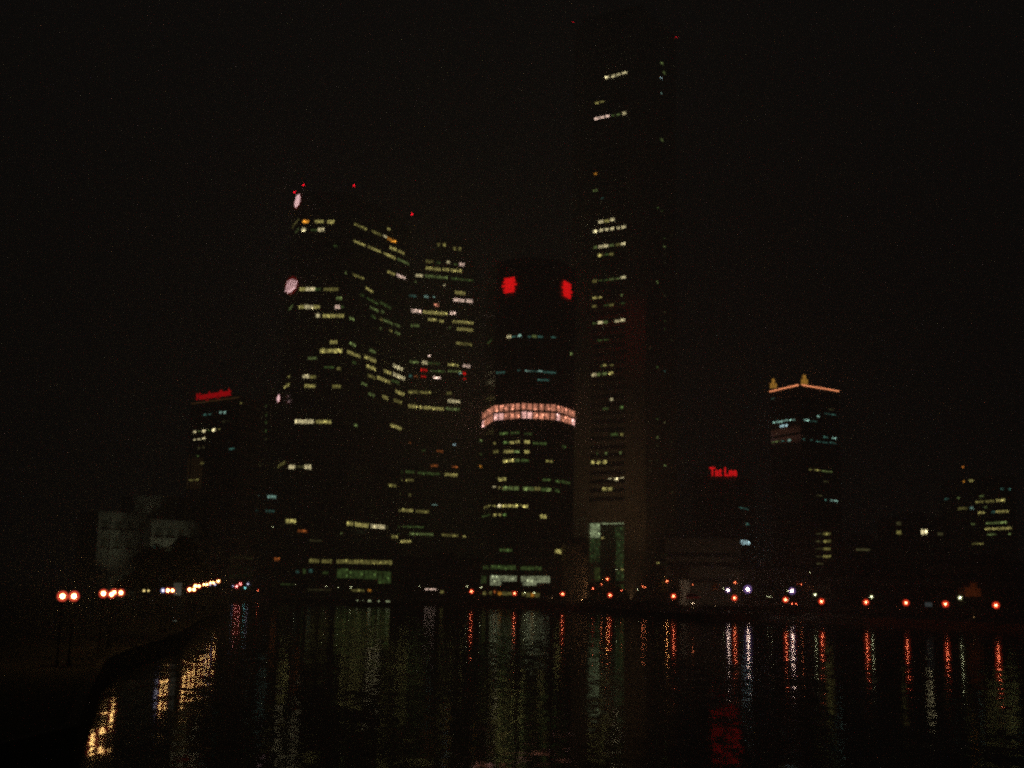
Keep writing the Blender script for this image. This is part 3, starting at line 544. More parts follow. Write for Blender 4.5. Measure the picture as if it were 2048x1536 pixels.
# ---- far right block
l1 = chain(600, [(1884, 1016, 1940, 1013), (1940, 1013, 2032, 1008)])
tl = empty('office_block', ORG(l1[0]), 'broad block near the right edge with crowded green-yellow lit floors', 'building')
zl = zat(l1[1], 1980, 958); body(tl, poly_from(l1, 30), BASE, zl, F_METAL)
rows(tl, l1, 1700, 920, 4.8, [(1085, 1105, 208, 20, 'o'), (1135, 1185, 200, 26, 'y'), (1245, 1285, 348, 18, 'g'), (1205, 1285, 404, 24, 'Y'), (1300, 1385, 398, 24, 'Y'), (1405, 1490, 390, 32, 'y'), (1035, 1125, 467, 28, 'Y'), (1145, 1185, 462, 30, 'c'), (1290, 1320, 455, 22, 'g'), (1230, 1295, 508, 28, 'y'), (1360, 1398, 500, 24, 't'), (1402, 1525, 497, 28, 'y'), (1140, 1200, 617, 20, 'g'), (1310, 1380, 608, 22, 'g'), (1390, 1508, 603, 24, 'g'), (1300, 1555, 663, 28, 'y'), (1320, 1405, 716, 18, 'g'), (1520, 1550, 710, 16, 'g'), (1155, 1285, 805, 16, 'Y'), (905, 950, 375, 16, 't'), (1035, 1055, 365, 18, 'g'), (1450, 1480, 280, 16, 't'), (1520, 1545, 282, 16, 't')])
m = MB(); q = P(1926, 934, l1[1].a.y + 4); m.tube((q.x, q.y, zl), q, .15, .1, 6); o = m.build('mast', POLE, tl); b = MB(); b.ball(q, .55); b.build('beacon', emit('amber_beacon', (1, .3, .04), 1.6), o)
for (u, v) in ((1992, 956), (2012, 954)):
    q = P(u, v, l1[1].a.y); m = MB(); m.tube((q.x, q.y, zl), q + Vector((0, 0, .1)), .12, None, 6); o = m.build('mast', POLE, tl); b = MB(); b.ball(q, .45); b.build('beacon', emit('dim_red_beacon', (1, .08, .03), 1.0), o)
# ---- low blocks filling the shore between
def low(label, Y, u0, u1, v, data, mat_=F_PALE, gain=1.0, depth=18, name='shophouse_row'):
    c = chain(Y, [(u0, v, u1, v + .021 * (u1 - u0))]); t = empty(name, ORG(c[0]), label, 'building'); g = c[0]
    body(t, [tuple(g.a), tuple(g.b), (g.b.x, g.b.y + depth), (g.a.x, g.a.y + depth)], BASE, zat(g, (u0 + u1) / 2, v), mat_)
    if data: rows(t, c, 0, 0, 1, data, gain=gain)
    return t, c
low('dark block with one bright square window, left of the far right block', 430, 1785, 1900, 1040, [(1842, 1854, 1064, 12, 'w'), (1793, 1802, 1065, 9, 'Y'), (1793, 1802, 1047, 8, 'd'), (1875, 1886, 1068, 7, 'd')], name='apartment_block')
low('low unlit block with a faint olive parapet between two dark blocks', 410, 1695, 1780, 1086, [(1712, 1740, 1099, 5, 'd')], name='low_block')
low('low dark hall at the foot of the square tower behind the white lamps', 440, 1480, 1640, 1140, [], BROWN, name='low_block')
low('low dark waterfront houses with a row of pinkish shop lights', 470, 800, 962, 1120, [(850, 857, 1178.3, 3.2, 'p'), (858.5, 864.5, 1178.4, 3.2, 'p'), (866, 872, 1178.5, 3.2, 'p'), (881, 887, 1184, 7, 'Y')], F_PALE)
low('narrow dark block with two blue-white windows, left of the stepped tower', 540, 524, 565, 986, [(534.5, 552, 993.5, 7, 'c'), (531, 549, 1022, 5, 't')], F_PALE, .8, name='office_block')
low('low dark terrace behind the white and pink lamps left of the podium', 500, 440, 545, 1150, [], F_PALE)
low('low dark terrace at the right edge behind the orange gable', 330, 1900, 2100, 1130, [], F_PALE)
low('low dark terrace under the bright square window', 350, 1660, 1890, 1150, [(1855, 1862, 1160, 5, 't')], F_PALE)
# shop pavilion under the rounded tower
low('waterfront pavilion with a strip of yellow shop lights below the rounded tower', 450, 962, 1086, 1180, [(966, 972, 1186, 8, 'Y'), (978, 984, 1186, 8, 'Y'), (988, 991, 1184, 8, 'O'), (996, 1003, 1187, 8, 'o'), (1004, 1014, 1187, 8, 'Y'), (1014.5, 1024, 1187, 7, 'Y'), (1044, 1050, 1188, 8, 'Y'), (1052, 1060, 1190, 11, 'Y'), (1062, 1068, 1190, 9, 'o'), (1070, 1079, 1190, 10, 'Y')], F_PALE, .55, 8, 'pavilion')

# ---- bank with roof letters, far left
a1 = chain(470, [(383, 808.5, 480, 795), (480, 795, 524, 812)])
ta = empty('bank_building', ORG(a1[0]), 'bank building with long red HongkongBank roof letters and an amber roof line', 'building')
za = zat(a1[0], 430, 803); body(ta, poly_from(a1, 20), BASE, za, F_PALE)
m = MB(); f = a1[0]; L = (f.b - f.a).length; m.tube(f.at(.2, za + .3, .3), f.at(L - .2, za + .3, .3), .2, None, 6); m.build('neon_line', emit('dim_amber_neon', (1, .5, .16), .09), ta)
def letters(parent, f, text, u0, u1, vbase, hpx, m_, extr=.15, bold=.0):
    cu = bpy.data.curves.new('lettering', 'FONT'); cu.body = text; cu.extrude = extr; cu.offset = bold; cu.resolution_u = 2
    tmp = bpy.data.objects.new('lettering', cu); COL.objects.link(tmp)
    bpy.context.view_layer.update(); dg = bpy.context.evaluated_depsgraph_get(); me = bpy.data.meshes.new_from_object(tmp.evaluated_get(dg))
    bpy.data.objects.remove(tmp)
    xs = [v.co.x for v in me.vertices]; ys = [v.co.y for v in me.vertices]; w0, h0 = max(xs) - min(xs), max(v for v in ys)
    ka, zb = f.hit(u0, vbase); kb, _ = f.hit(u1, vbase); _, zt = f.hit(u0, vbase - hpx); sx, sz = (kb - ka) / w0, (zt - zb) / h0
    org = Vector(parent_origin(parent))
    for v in me.vertices: v.co = f.at(ka + (v.co.x - min(xs)) * sx, zb + v.co.y * sz, .5 + v.co.z) - org
    me.materials.clear(); me.materials.append(m_); o = bpy.data.objects.new('sign', me); COL.objects.link(o); o.parent = parent; return o
letters(ta, a1[0], 'HongkongBank', 395, 464, 800, 12.5, emit('deep_red_neon', (1, .002, .01), .7), bold=.035)
letters(ti, i1[0], 'Tat Lee', 1419, 1474, 951.5, 17, emit('scarlet_neon', (1, .008, .012), 1.9), bold=.03)
rows(ta, a1, 340, 740, 5.689, [(265, 300, 705, 24, 'w'), (320, 345, 700, 14, 'g'), (370, 410, 697, 34, 'w'), (435, 465, 688, 16, 'G'), (480, 522, 685, 36, 'w'), (552, 575, 675, 14, 'Y'), (268, 295, 795, 18, 'w'), (316, 348, 790, 20, 'w'), (368, 405, 782, 24, 'w'), (385, 420, 512, 30, 't'), (440, 470, 508, 14, 't'), (565, 592, 485, 28, 'c'), (612, 640, 485, 30, 'c'), (590, 630, 590, 18, 'd'), (650, 670, 580, 18, 'd'), (310, 332, 980, 18, 'G'), (320, 345, 888, 24, 'd'), (375, 392, 880, 22, 'd'), (350, 385, 1062, 28, 'Y'), (220, 262, 1255, 24, 'Y'), (285, 320, 1250, 20, 'Y'), (675, 740, 900, 22, 't'), (790, 815, 372, 20, 'Y')], mull=0)
STRIP = emit('stair_glow', (1, .55, .2), .035)
for x in (222, 262, 292, 318, 345, 372):
    k, zt = a1[0].hit(340 + x / 5.689, 740 + 1000 / 5.689); _, zb = a1[0].hit(340 + x / 5.689, 740 + 1350 / 5.689)
    m = MB(); m.box(a1[0].at(k, (zt + zb) / 2, .2), .12, .1, (zt - zb) / 2, a1[0].ang); m.build('light_strip', STRIP, ta)
e1 = chain(560, [(500, 800, 536, 806)])
low('tall dark slab with faint green windows down its edge, left of the stepped tower', 620, 522, 548, 792, [(531, 534, 812, 6, 'G'), (531, 534, 830, 8, 'G'), (530, 534, 845, 6, 'G'), (530, 533, 862, 8, 'G'), (530, 533, 878, 6, 'd')], F_PALE, .7, name='office_block')

# ---- floodlit classical building behind the trees, left bank
CREAM = mat('cream_stucco', (.42, .41, .36), .85, 0, .12, .3)
n1 = chain(300, [(196, 1024, 302, 1031)]); n2 = chain(302, [(302, 1040, 424, 1047)]); n3 = chain(322, [(269, 990, 424, 1000)])
tn = empty('classical_building', ORG(n1[0]), 'pale floodlit classical building with cornices and pilasters behind the dark trees', 'building')
SHUT = mat('louvred_shutters', (.17, .18, .14), .6)
def wing(fc, zt, depth, floors, nb, z0=BASE):
    f = fc[0]; L = (f.b - f.a).length
    pts = [f.at(0, 0), f.at(L, 0), f.at(L, 0, -depth), f.at(0, 0, -depth)]
    b = MB(); b.prism([(p.x, p.y) for p in pts], z0, zt); b.build('wall', CREAM, tn)
    m = MB()
    for zz, o, h in ((zt - .2, .9, .35), (zt - .9, .55, .3), (zt - 4.6, .45, .2), (BASE + 6, .35, .25)):
        if zz > z0 + 1: m = MB(); m.box(f.at(L / 2, zz, o / 2), L / 2 + o / 2, o / 2, h, f.ang); m.build('cornice', CREAM, tn)
    for i in range(nb + 1):
        k = .6 + (L - 1.2) * i / nb; q = MB(); q.box(f.at(k, (z0 + zt) / 2 - .6, .15), .45, .16, (zt - z0) / 2 - .6, f.ang); q.build('pilaster', CREAM, tn)
    for i in range(nb):
        k = .6 + (L - 1.2) * (i + .5) / nb
        for j in range(floors):
            zc_ = zt - 3.4 - j * 4.3
            if zc_ < z0 + 2: break
            q = MB(); q.box(f.at(k, zc_, .03), .75, .05, 1.25, f.ang); w_ = q.build('window', SHUT, tn)
            q = MB(); q.box(f.at(k, zc_ - 1.45, .2), 1.0, .2, .1, f.ang); q.build('sill', CREAM, w_)
wing(n1, zat(n1[0], 250, 1027), 9, 2, 4); wing(n2, zat(n2[0], 350, 1042), 3, 4, 5); wing(n3, zat(n3[0], 340, 995), 10, 2, 6, zat(n1[0], 250, 1027) + .02)
m = MB(); rr = n1[0]; lit_window(tn, n2[0], *(lambda a, b: (a, b))(n2[0].hit(303, 1098)[0] + .4, n2[0].hit(312, 1098)[0]), n2[0].hit(306, 1106)[1], n2[0].hit(306, 1092)[1], 't', .8, .8, .25)

# ================================================================== STREET LAMPS
def lamp_proto(name, glow, core, k_glow, k_core, rg=.34, rc=.15, h=4.2, watts=0):
    t = empty(name, (0, 0, 0)); m = MB(); m.tube((0, 0, 0), (0, 0, .35), .16, .12, 8); m.tube((0, 0, .35), (0, 0, h - rg), .07, .05, 8); m.tube((0, 0, h - rg - .12), (0, 0, h - rg + .04), .12, .16, 8)
    m.build('pole', POLE, t)
    g = MB(); g.ball((0, 0, h), rg, 14, 8); gl = g.build('halo_globe', halo_shell(name + '_halo_globe', glow, k_glow, .5), t, True)  # glowing shell; the halo around each light is put into it
    c = MB(); c.ball((0, 0, h), rc, 10, 6); c.build('bulb', emit(name + '_bulb', core, k_core), gl, True)
    if watts:
        ld = bpy.data.lights.new(name + '_light', 'POINT'); ld.energy = watts; ld.color = core; ld.shadow_soft_size = rg * .5
        lo = bpy.data.objects.new(name + '_light', ld); COL.objects.link(lo); lo.parent = gl; lo.location = (0, 0, h - .0)
    return t
used = set()
def place(proto, u, v, Y, label, group, h=4.2, sc=1.0, cat='street lamp'):
    """stand a lamp on the ground where the photo shows it; the pole length follows from the ground height"""
    p = P(u, v, Y)
    if proto.name in used: o = copy_tree(proto)
    else: o = proto; used.add(proto.name)
    hh = p.z - BASE; o.location = (p.x, p.y, BASE)
    o.scale = (sc, sc, sc)
    for ch in o.children:
        if ch.name.startswith('pole'):
            ch.scale = (1, 1, (hh / sc - .0) / h)
        else: ch.location = (0, 0, hh / sc - h)
    tag(o, label, cat, group); return o
ORA = lamp_proto('promenade_lamp', (1, .06, .02), (1, .2, .085), 1.7, 90, .74, .2)
Lr = [(943, 1183, 388), (1029, 1187, 384), (1125, 1188, 380), (1220, 1190.5, 362), (1347, 1192.5, 318), (1469, 1196, 292), (1571, 1199.5, 287), (1643, 1203, 283), (1732, 1204.5, 279), (1812, 1205.5, 266), (1891, 1208, 256), (1992, 1210.5, 242)]
names = ['first orange promenade lamp from the left, below the broad tower', 'orange promenade lamp in front of the pavilion below the rounded tower', 'orange promenade lamp against the foot of the plain brown block',
 'orange promenade lamp before the skyscraper portal', 'orange promenade lamp left of the red awning', 'orange promenade lamp just below two lamps left of the bright white one', 'orange promenade lamp with a white spark touching it, left of the second bright white lamp',
 'orange promenade lamp paired with a small white lamp, under the stair block', 'orange promenade lamp beside the green-lit leaning pole', 'orange promenade lamp alone below the bright square window', 'orange promenade lamp left of the orange gable', 'last orange promenade lamp, nearest the right edge']
for (u, v, Y), nm in zip(Lr, names): place(ORA, u, v, Y, nm, 'orange lamps along the far promenade', sc=Y / 388 * .15 + .85)
AMB2 = lamp_proto('street_lamp', (1, .08, .02), (1, .24, .09), 1.5, 52, .55, .18, watts=60)
for u, v, Y, sc, nm in [(1215, 1158, 430, 1.25, 'tall orange street lamp glowing inside the skyscraper portal'), (1334, 1162.5, 420, .9, 'orange street lamp above the lit tree left of the white drum'), (1470, 1165, 400, .85, 'upper orange lamp of the pair left of the bright white lamp'), (1594, 1170, 395, .8, 'upper left lamp of the close pair above the second white lamp'),
    (1602, 1169, 405, .65, 'smallest lamp of the close pair above the second white lamp'), (1203, 1169, 440, .6, 'small orange street lamp among lit leaves left of the portal lamp'), (1285, 1172.5, 430, .55, 'left one of two touching small red street lamps right of the portal'), (1290, 1174.5, 430, .5, 'right one of two touching small red street lamps right of the portal'), (1385, 1169, 430, .35, 'tiny red street lamp beside the white drum')]:
    place(AMB2, u, v, Y, nm, 'orange street lamps on the road behind the promenade', sc=sc)
for nm_ in ('tall orange street lamp glowing', 'orange street lamp above the lit tree'):
    for o_ in list(COL.objects):
        if str(o_.get('label', '')).startswith(nm_):
            for l_ in o_.children_recursive:
                if l_.type == 'LIGHT': l_.data = l_.data.copy(); l_.data.energy = 480; l_.data.color = (1, .45, .12)
for u, v, Y, sc, nm in [(1186, 1177, 425, .55, 'orange street lamp inside the lit tree at the portal left edge'), (1243, 1181, 428, .4, 'tiny orange street lamp at the right of the portal trees'), (1584, 1207, 290, .28, 'left one of two tiny amber lamps below the second violet-white lamp'), (1592, 1207, 290, .28, 'right one of two tiny amber lamps below the second violet-white lamp')]:
    place(ORA, u, v, Y, nm, 'orange street lamps on the road behind the promenade', sc=sc)
WHT = lamp_proto('mast_lamp', (.5, .28, .8), (1, .68, .52), .8, 100, 1.0, .3, watts=140)
for u, v, Y, sc, nm in [(1495.5, 1178.5, 330, 1.15, 'brightest violet-white mast lamp with the longest white reflection'), (1584, 1182, 330, .95, 'second violet-white mast lamp, above a white reflection fading to green'), (1456, 1180.5, 345, .75, 'pinkish white mast lamp left of the brightest one')]:
    place(WHT, u, v, Y, nm, 'white mast lamps on the quay', sc=sc)
WS = lamp_proto('path_lamp', (.7, .7, .35), (.86, .9, .5), .6, 40, .5, .16)
for u, v, Y, sc, nm in [(1630, 1189.5, 295, .95, 'cream white path lamp left of an orange one under the stair block'), (1743, 1193.5, 288, .95, 'cream white path lamp on the leaning green-lit pole'), (1920, 1195.5, 265, 1.05, 'cream white path lamp left of the orange gable'), (934, 1173, 400, .6, 'small white path lamp just above the first orange promenade lamp'), (962, 1174.5, 400, .6, 'small white path lamp at the left corner of the rounded tower'),
    (1050, 1186, 395, .6, 'left one of two small white path lamps in front of the pavilion'), (1068.5, 1186, 395, .6, 'right one of two small white path lamps in front of the pavilion'), (1576, 1181.5, 335, .5, 'tiny white path lamp touching the second violet-white mast lamp'), (1575, 1200, 292, .5, 'tiny white path lamp touching an orange promenade lamp'), (652, 1173, 420, .45, 'tiny white path lamp before the podium glass, left'), (702, 1174, 420, .5, 'tiny white path lamp before the podium gallery'), (839, 1171, 430, .3, 'tiny white path lamp left of the pinkish shop lights'),
    (590, 1169, 430, .35, 'faint white path lamp at the podium left corner'), (1620, 1145, 400, .3, 'faint green path lamp high above the cream white one'), (1447, 1177, 345, .35, 'tiny warm path lamp left of the pinkish mast lamp'), (1535, 1193, 330, .35, 'left one of two tiny path lamps between the violet-white mast lamps'), (1542, 1193, 330, .35, 'right one of two tiny path lamps between the violet-white mast lamps'), (1233, 1139, 560, .7, 'pale lamp high inside the skyscraper portal'), (1275, 1178, 430, .4, 'dim grey path lamp right of the portal'),
    (545.5, 1053.5, 520, .6, 'pale roof lamp left of the podium gallery'), (676.5, 1175, 420, .45, 'tiny bluish path lamp between two white ones before the podium')]:
    place(WS, u, v, Y, nm, 'small white lamps along the paths', sc=sc)
# left bank: orange-white lamps with glowing halo shells
LB = lamp_proto('esplanade_lamp', (1, .1, .05), (1, .6, .19), 1.0, 60, .35, .14)
Ll = [(125, 1192.5, 79, 'biggest esplanade lamp at the far left end of the row', 1), (148, 1192.5, 80, 'second esplanade lamp from the left end', 1), (207, 1187, 94, 'left lamp of the group of four on the esplanade', 1), (223, 1189, 99, 'lowest lamp of the group of four on the esplanade', .9), (228, 1185, 104, 'raised lamp of the group of four on the esplanade', .95), (242, 1185.5, 110, 'right lamp of the group of four on the esplanade', 1),
    (336, 1181, 134, 'middle lamp of three left of the white board', .95), (345, 1181, 138, 'lamp touching the white board on its left', .9), (379, 1179, 150, 'lower first lamp right of the white board', 1), (388, 1179, 155, 'lower second lamp right of the white board', .95), (391, 1172, 160, 'upper lamp of the first cluster right of the board', .95), (398, 1172.5, 166, 'right upper lamp of the first cluster right of the board', .95),
    (408, 1169, 176, 'small left lamp midway up the rising row', .7), (414, 1169, 182, 'small right lamp midway up the rising row', .8), (421, 1165.5, 196, 'left lamp near the top of the rising row', .85), (427, 1165.5, 204, 'right lamp near the top of the rising row', .85), (436.5, 1162.5, 225, 'topmost lamp at the end of the rising row', 1.2)]
for u, v, Y, nm, sc in Ll: place(LB, u, v, Y, nm, 'orange-white lamps on the esplanade', sc=sc)
BL = lamp_proto('blue_lamp', (.5, .5, 1), (.9, .85, .9), .8, 9, .26, .1)
for u, v, Y, nm, sc in [(326, 1181, 134, 'bluish lamp left of the three by the white board', 1), (420.5, 1169, 196, 'left bluish lamp under the top of the rising row', .8), (430, 1169, 206, 'right bluish lamp under the top of the rising row', .8), (466, 1172.5, 430, 'leftmost white lamp of the cluster past the rising row', 1.4), (496, 1168, 432, 'brightest white lamp of the cluster past the rising row', 1.9)]:
    place(BL, u, v, Y, nm, 'bluish white lamps', sc=sc)
RD = lamp_proto('pink_lamp', (1, .05, .06), (1, .35, .3), 1.3, 45, .75, .24)
for u, v, Y, nm in [(473, 1173, 428, 'lower pink lamp of the cluster past the rising row'), (480.5, 1168, 434, 'upper pink lamp of the cluster past the rising row')]:
    place(RD, u, v, Y, nm, 'pink lamps past the rising row')
TE = lamp_proto('teal_lamp', (.1, .6, .55), (.3, .9, .9), .7, 16, .4, .2)
place(TE, 490, 1176, 440, 'dim teal lamp below the white ones past the rising row', None, sc=1.2)
place(ORA, 516, 1180, 440, 'dim amber lamp right of the cluster past the rising row', None, sc=.38)

# ================================================================== TREES
LEAF = mat('dark_foliage', (.085, .10, .04), .8, 0, .5, 1.5); BARK = mat('bark', (.09, .07, .05), .9)
def leaf_shape(mb, c, rad, n, ls):
    for _ in range(n):
        while True:
            d = Vector((random.uniform(-1, 1), random.uniform(-1, 1), random.uniform(-1, 1)))
            if .2 < d.length < 1: break
        p = c + d * rad; a = Vector((random.gauss(0, 1), random.gauss(0, 1), random.gauss(0, .6))).normalized(); b = a.orthogonal().normalized()
        b = (b * math.cos(1.1) + a.cross(b) * math.sin(1.1)); s = ls * random.uniform(.6, 1.4)
        mb.face([p - a * s, p - b * s * .45, p + a * s, p + b * s * .45])
def tree_proto(seed, H, W):
    random.seed(seed); t = empty('tree', (0, 0, 0)); m = MB(); hb = H * .38
    m.tube((0, 0, 0), (.1, 0, hb), .035 * H, .02 * H, 8); cl = []
    for i in range(9):
        a = 2 * math.pi * i / 9 + random.uniform(-.3, .3); r = W * random.uniform(.25, .8) ; zt_ = H * random.uniform(.55, .9)
        e = Vector((math.cos(a) * r * .8, math.sin(a) * r * .8, zt_)); m.tube((.1, 0, hb * random.uniform(.8, 1)), e, .014 * H, .004 * H, 6); cl.append((e, W * random.uniform(.28, .45)))
    for i in range(5): cl.append((Vector((random.gauss(0, .25) * W, random.gauss(0, .25) * W, H * random.uniform(.7, .95))), W * random.uniform(.25, .4)))
    m.build('trunk', BARK, t); lb = MB()
    for c, r in cl: leaf_shape(lb, c, r, 170, .045 * H)
    lb.build('crown', LEAF, t); random.seed(seed + 100); return t
TR = [tree_proto(3, 10, 5.0), tree_proto(5, 10, 4.2), tree_proto(9, 10, 5.8)]
tn_i = 0
def tree(u, Y, H, label, kind=0, wide=1.0):
    p = P(u, 1200, Y); pr = TR[kind]
    if pr.name in used: o = copy_tree(pr)
    else: o = pr; used.add(pr.name)
    o.location = (p.x, p.y, BASE); o.scale = (H / 10 * wide, H / 10 * wide, H / 10); o.rotation_euler.z = (u * 7.3) % 6.28
    tag(o, label, 'tree', 'trees along the waterfront'); return o
for u, Y, H, lb, k, wd in [(318, 235, 11, 'round dark tree hiding the lower floors of the classical building', 0, 1.15), (345, 225, 12.5, 'tallest dark tree in front of the classical building', 2, 1.0), (378, 232, 10, 'dark tree at the right corner of the classical building', 1, 1.2), (292, 245, 7, 'low dark tree left of the round one before the classical building', 1, 1.2), (252, 260, 6, 'small tree before the left wing of the classical building', 0, 1.1), (405, 260, 8, 'dark tree near the top of the rising row of lamps', 0, 1.0),
    (1186, 432, 7.5, 'orange-lit tree at the left edge of the skyscraper portal', 1, .8), (1225, 436, 7, 'orange-lit tree just right of the portal lamp', 0, 1.1), (1322, 424, 7.5, 'orange-lit tree under the lamp left of the white drum', 2, .9), (1346, 415, 7, 'narrow lit tree left of the white drum', 1, .6), (1580, 348, 8, 'dim tree behind the second violet-white lamp', 0, 1.0), (1545, 346, 7.5, 'dim tree between the two violet-white lamps', 2, 1.1), (1520, 348, 7.5, 'dim tree just right of the brightest white lamp', 1, 1.1), (1990, 300, 7, 'dark tree right of the orange gable', 0, 1), (1700, 330, 8, 'dark tree left of the green-lit pole', 2, 1), (1850, 330, 8, 'dark tree behind the low pale panel', 1, 1.2),
    (1005, 455, 5.5, 'low dark tree before the left half of the curtained lobby', 0, 1.2), (1090, 455, 6.5, 'dark tree covering the right end of the curtained lobby', 2, 1.2), (600, 470, 7, 'dark tree before the podium left end', 2, 1.1), (820, 455, 8, 'dark tree right of the podium', 0, 1.2), (905, 455, 7, 'dark tree left of the rounded tower', 1, 1.2), (1644, 290, 4, 'small green-lit tree touching an orange lamp under the stair block', 1, .8), (1925, 268, 5.5, 'green-lit tree behind the cream white lamp by the gable', 1, .7)]:
    tree(u, Y, H, lb, k, wd)
random.seed(21)
# low dark hedge and shrubs along the promenade edge
HEDGE = mat('hedge_leaves', (.05, .07, .03), .85, 0, .5, 2)
def hedge(u0, u1, Y0, Y1, h, label):
    a, b = P(u0, 1200, Y0), P(u1, 1200, Y1); m = MB(); n = int((b - a).length / 1.1)
    for i in range(n):
        c = a.lerp(b, i / n); c.z = BASE + h * random.uniform(.35, .55); leaf_shape(m, c, h * random.uniform(.5, .62), 46, .3)
    tag(m.build('hedge', HEDGE), label, 'hedge')
hedge(1165, 1365, 372, 330, 2.6, 'long dark hedge on the quay before the skyscraper and red awning')
hedge(1405, 1620, 306, 292, 2.4, 'dark hedge on the quay under the white mast lamps')
hedge(965, 1110, 396, 392, 1.8, 'low hedge on the quay under the pavilion')

# ================================================================== SMALL THINGS ON THE SHORE
# raised white board on the esplanade
WHITE = mat('white_paint', (.7, .7, .66), .6, 0, .1, .5)
p = P(355, 1178, 145); zk, zk0 = P(355, 1165.5, 145).z, P(355, 1190, 145).z
k = empty('signboard', (p.x, p.y, BASE), 'blank white board raised on two posts between the esplanade lamps', 'sign')
m = MB(); m.box((p.x, p.y, (zk + zk0) / 2), .52, .06, (zk - zk0) / 2, -.15); m.build('panel', WHITE, k)
for dx in (-.4, .4): m = MB(); m.tube((p.x + dx, p.y + .12, BASE), (p.x + dx, p.y + .12, zk - .1), .05, None, 6); m.build('post', POLE, k)
# white drum (round tank-like pavilion) below the long low block
p = P(1369, 1190, 455); r_ = 455 / FPX * 11; zk = P(1369, 1160, 455).z
k = empty('drum_pavilion', (p.x, p.y, BASE), 'pale round drum pavilion with a flat cap below the long brown block', 'pavilion')
m = MB(); m.tube((p.x, p.y, BASE), (p.x, p.y, zk - .4), r_, None, 24); m.build('wall', WHITE, k)
m = MB(); m.tube((p.x, p.y, zk - .39), (p.x, p.y, zk), r_ + .3, None, 24); m.build('roof', WHITE, k)
# orange cone tent with poles, red awnings
def tent(u, v0, v1, wpx, Y, col, label):
    p = P(u, v1, Y); a = P(u, v0, Y); W = wpx * Y / FPX / 2
    k = empty('tent', (p.x, p.y, BASE), label, 'tent'); M_ = mat('tent_canvas', col, .8, 0, .15, 2)
    m = MB(); n = 8; z_e = p.z + .8
    for i in range(n):
        t0, t1_ = 2 * math.pi * i / n, 2 * math.pi * (i + 1) / n
        A = (p.x + W * math.cos(t0), p.y + W * math.sin(t0), z_e); B = (p.x + W * math.cos(t1_), p.y + W * math.sin(t1_), z_e)
        m.face([A, B, (p.x, p.y, a.z)]); m.face([(A[0], A[1], z_e - .5), (B[0], B[1], z_e - .5), B, A])
    m.build('canopy', M_, k)
    for i in range(4):
        t0 = 2 * math.pi * (i + .5) / 4; q = MB(); q.tube((p.x + W * .9 * math.cos(t0), p.y + W * .9 * math.sin(t0), BASE), (p.x + W * .9 * math.cos(t0), p.y + W * .9 * math.sin(t0), z_e), .06, None, 6); q.build('post', POLE, k)
tent(1430, 1161, 1184, 16, 380, (.65, .22, .07), 'pointed orange tent right of the white drum')
def awning(u0, u1, v0, v1, Y, col, label):
    a, b = P(u0, v1, Y), P(u1, v1, Y); zt = P(u0, v0, Y).z; k = empty('awning', (a.x, a.y, BASE), label, 'awning'); m = MB()
    m.face([a, b, (b.x - 1, b.y + 4, zt), (a.x + 1, a.y + 4, zt)]); m.face([(a.x, a.y, a.z - .5), (b.x, b.y, b.z - .5), b, a]); m.face([a, (a.x + 1, a.y + 4, zt), (a.x + 1, a.y + 4, a.z)])
    m.build('canopy', mat('awning_cloth', col, .8, 0, .2, 2), k)
    for x, y in ((a.x + .3, a.y + .3), (b.x - .3, b.y + .3), (a.x + 1, a.y + 3.8), (b.x - 1, b.y + 3.8)): q = MB(); q.tube((x, y, BASE), (x, y, min(a.z, b.z)), .06, None, 6); q.build('post', POLE, k)
awning(1372, 1400, 1186, 1194, 345, (.5, .07, .05), 'red awning low on the quay left of the orange tent')
def gable(u0, u1, v0, v1, Y, label):
    a, b = P(u0, v1, Y), P(u1, v1, Y); zt = P(u0, v0, Y).z; xm = (a.x + b.x) / 2; k = empty('awning', (a.x, a.y, BASE), label, 'awning'); m = MB(); D = 5
    ze = a.z + (zt - a.z) * .62
    for y in (a.y, a.y + D): m.face([(a.x, y, a.z), (b.x, y, a.z), (b.x, y, ze), (xm + 1.0, y, ze), (xm + .9, y, zt), (xm - .6, y, zt), (xm - .8, y, ze), (a.x, y, ze)])
    m.face([(a.x, a.y, ze), (a.x, a.y + D, ze), (xm - .8, a.y + D, ze), (xm - .8, a.y, ze)]); m.face([(b.x, a.y, ze), (b.x, a.y + D, ze), (xm + 1, a.y + D, ze), (xm + 1, a.y, ze)]); m.face([(a.x, a.y, a.z), (a.x, a.y + D, a.z), (a.x, a.y + D, ze), (a.x, a.y, ze)])
    m.build('canopy', mat('orange_canvas', (.6, .22, .09), .8, 0, .2, 2), k)
    for x, y in ((a.x + .2, a.y + .1), (b.x - .2, a.y + .1), (a.x + .2, a.y + D - .1), (b.x - .2, a.y + D - .1)): q = MB(); q.tube((x, y, BASE), (x, y, a.z), .06, None, 6); q.build('post', POLE, k)
gable(1931, 1962, 1165, 1193, 290, 'orange gabled canvas awning on four posts near the right edge')
# leaning floodlit pole
p = P(1748, 1222, 287); q = P(1743, 1192, 287)
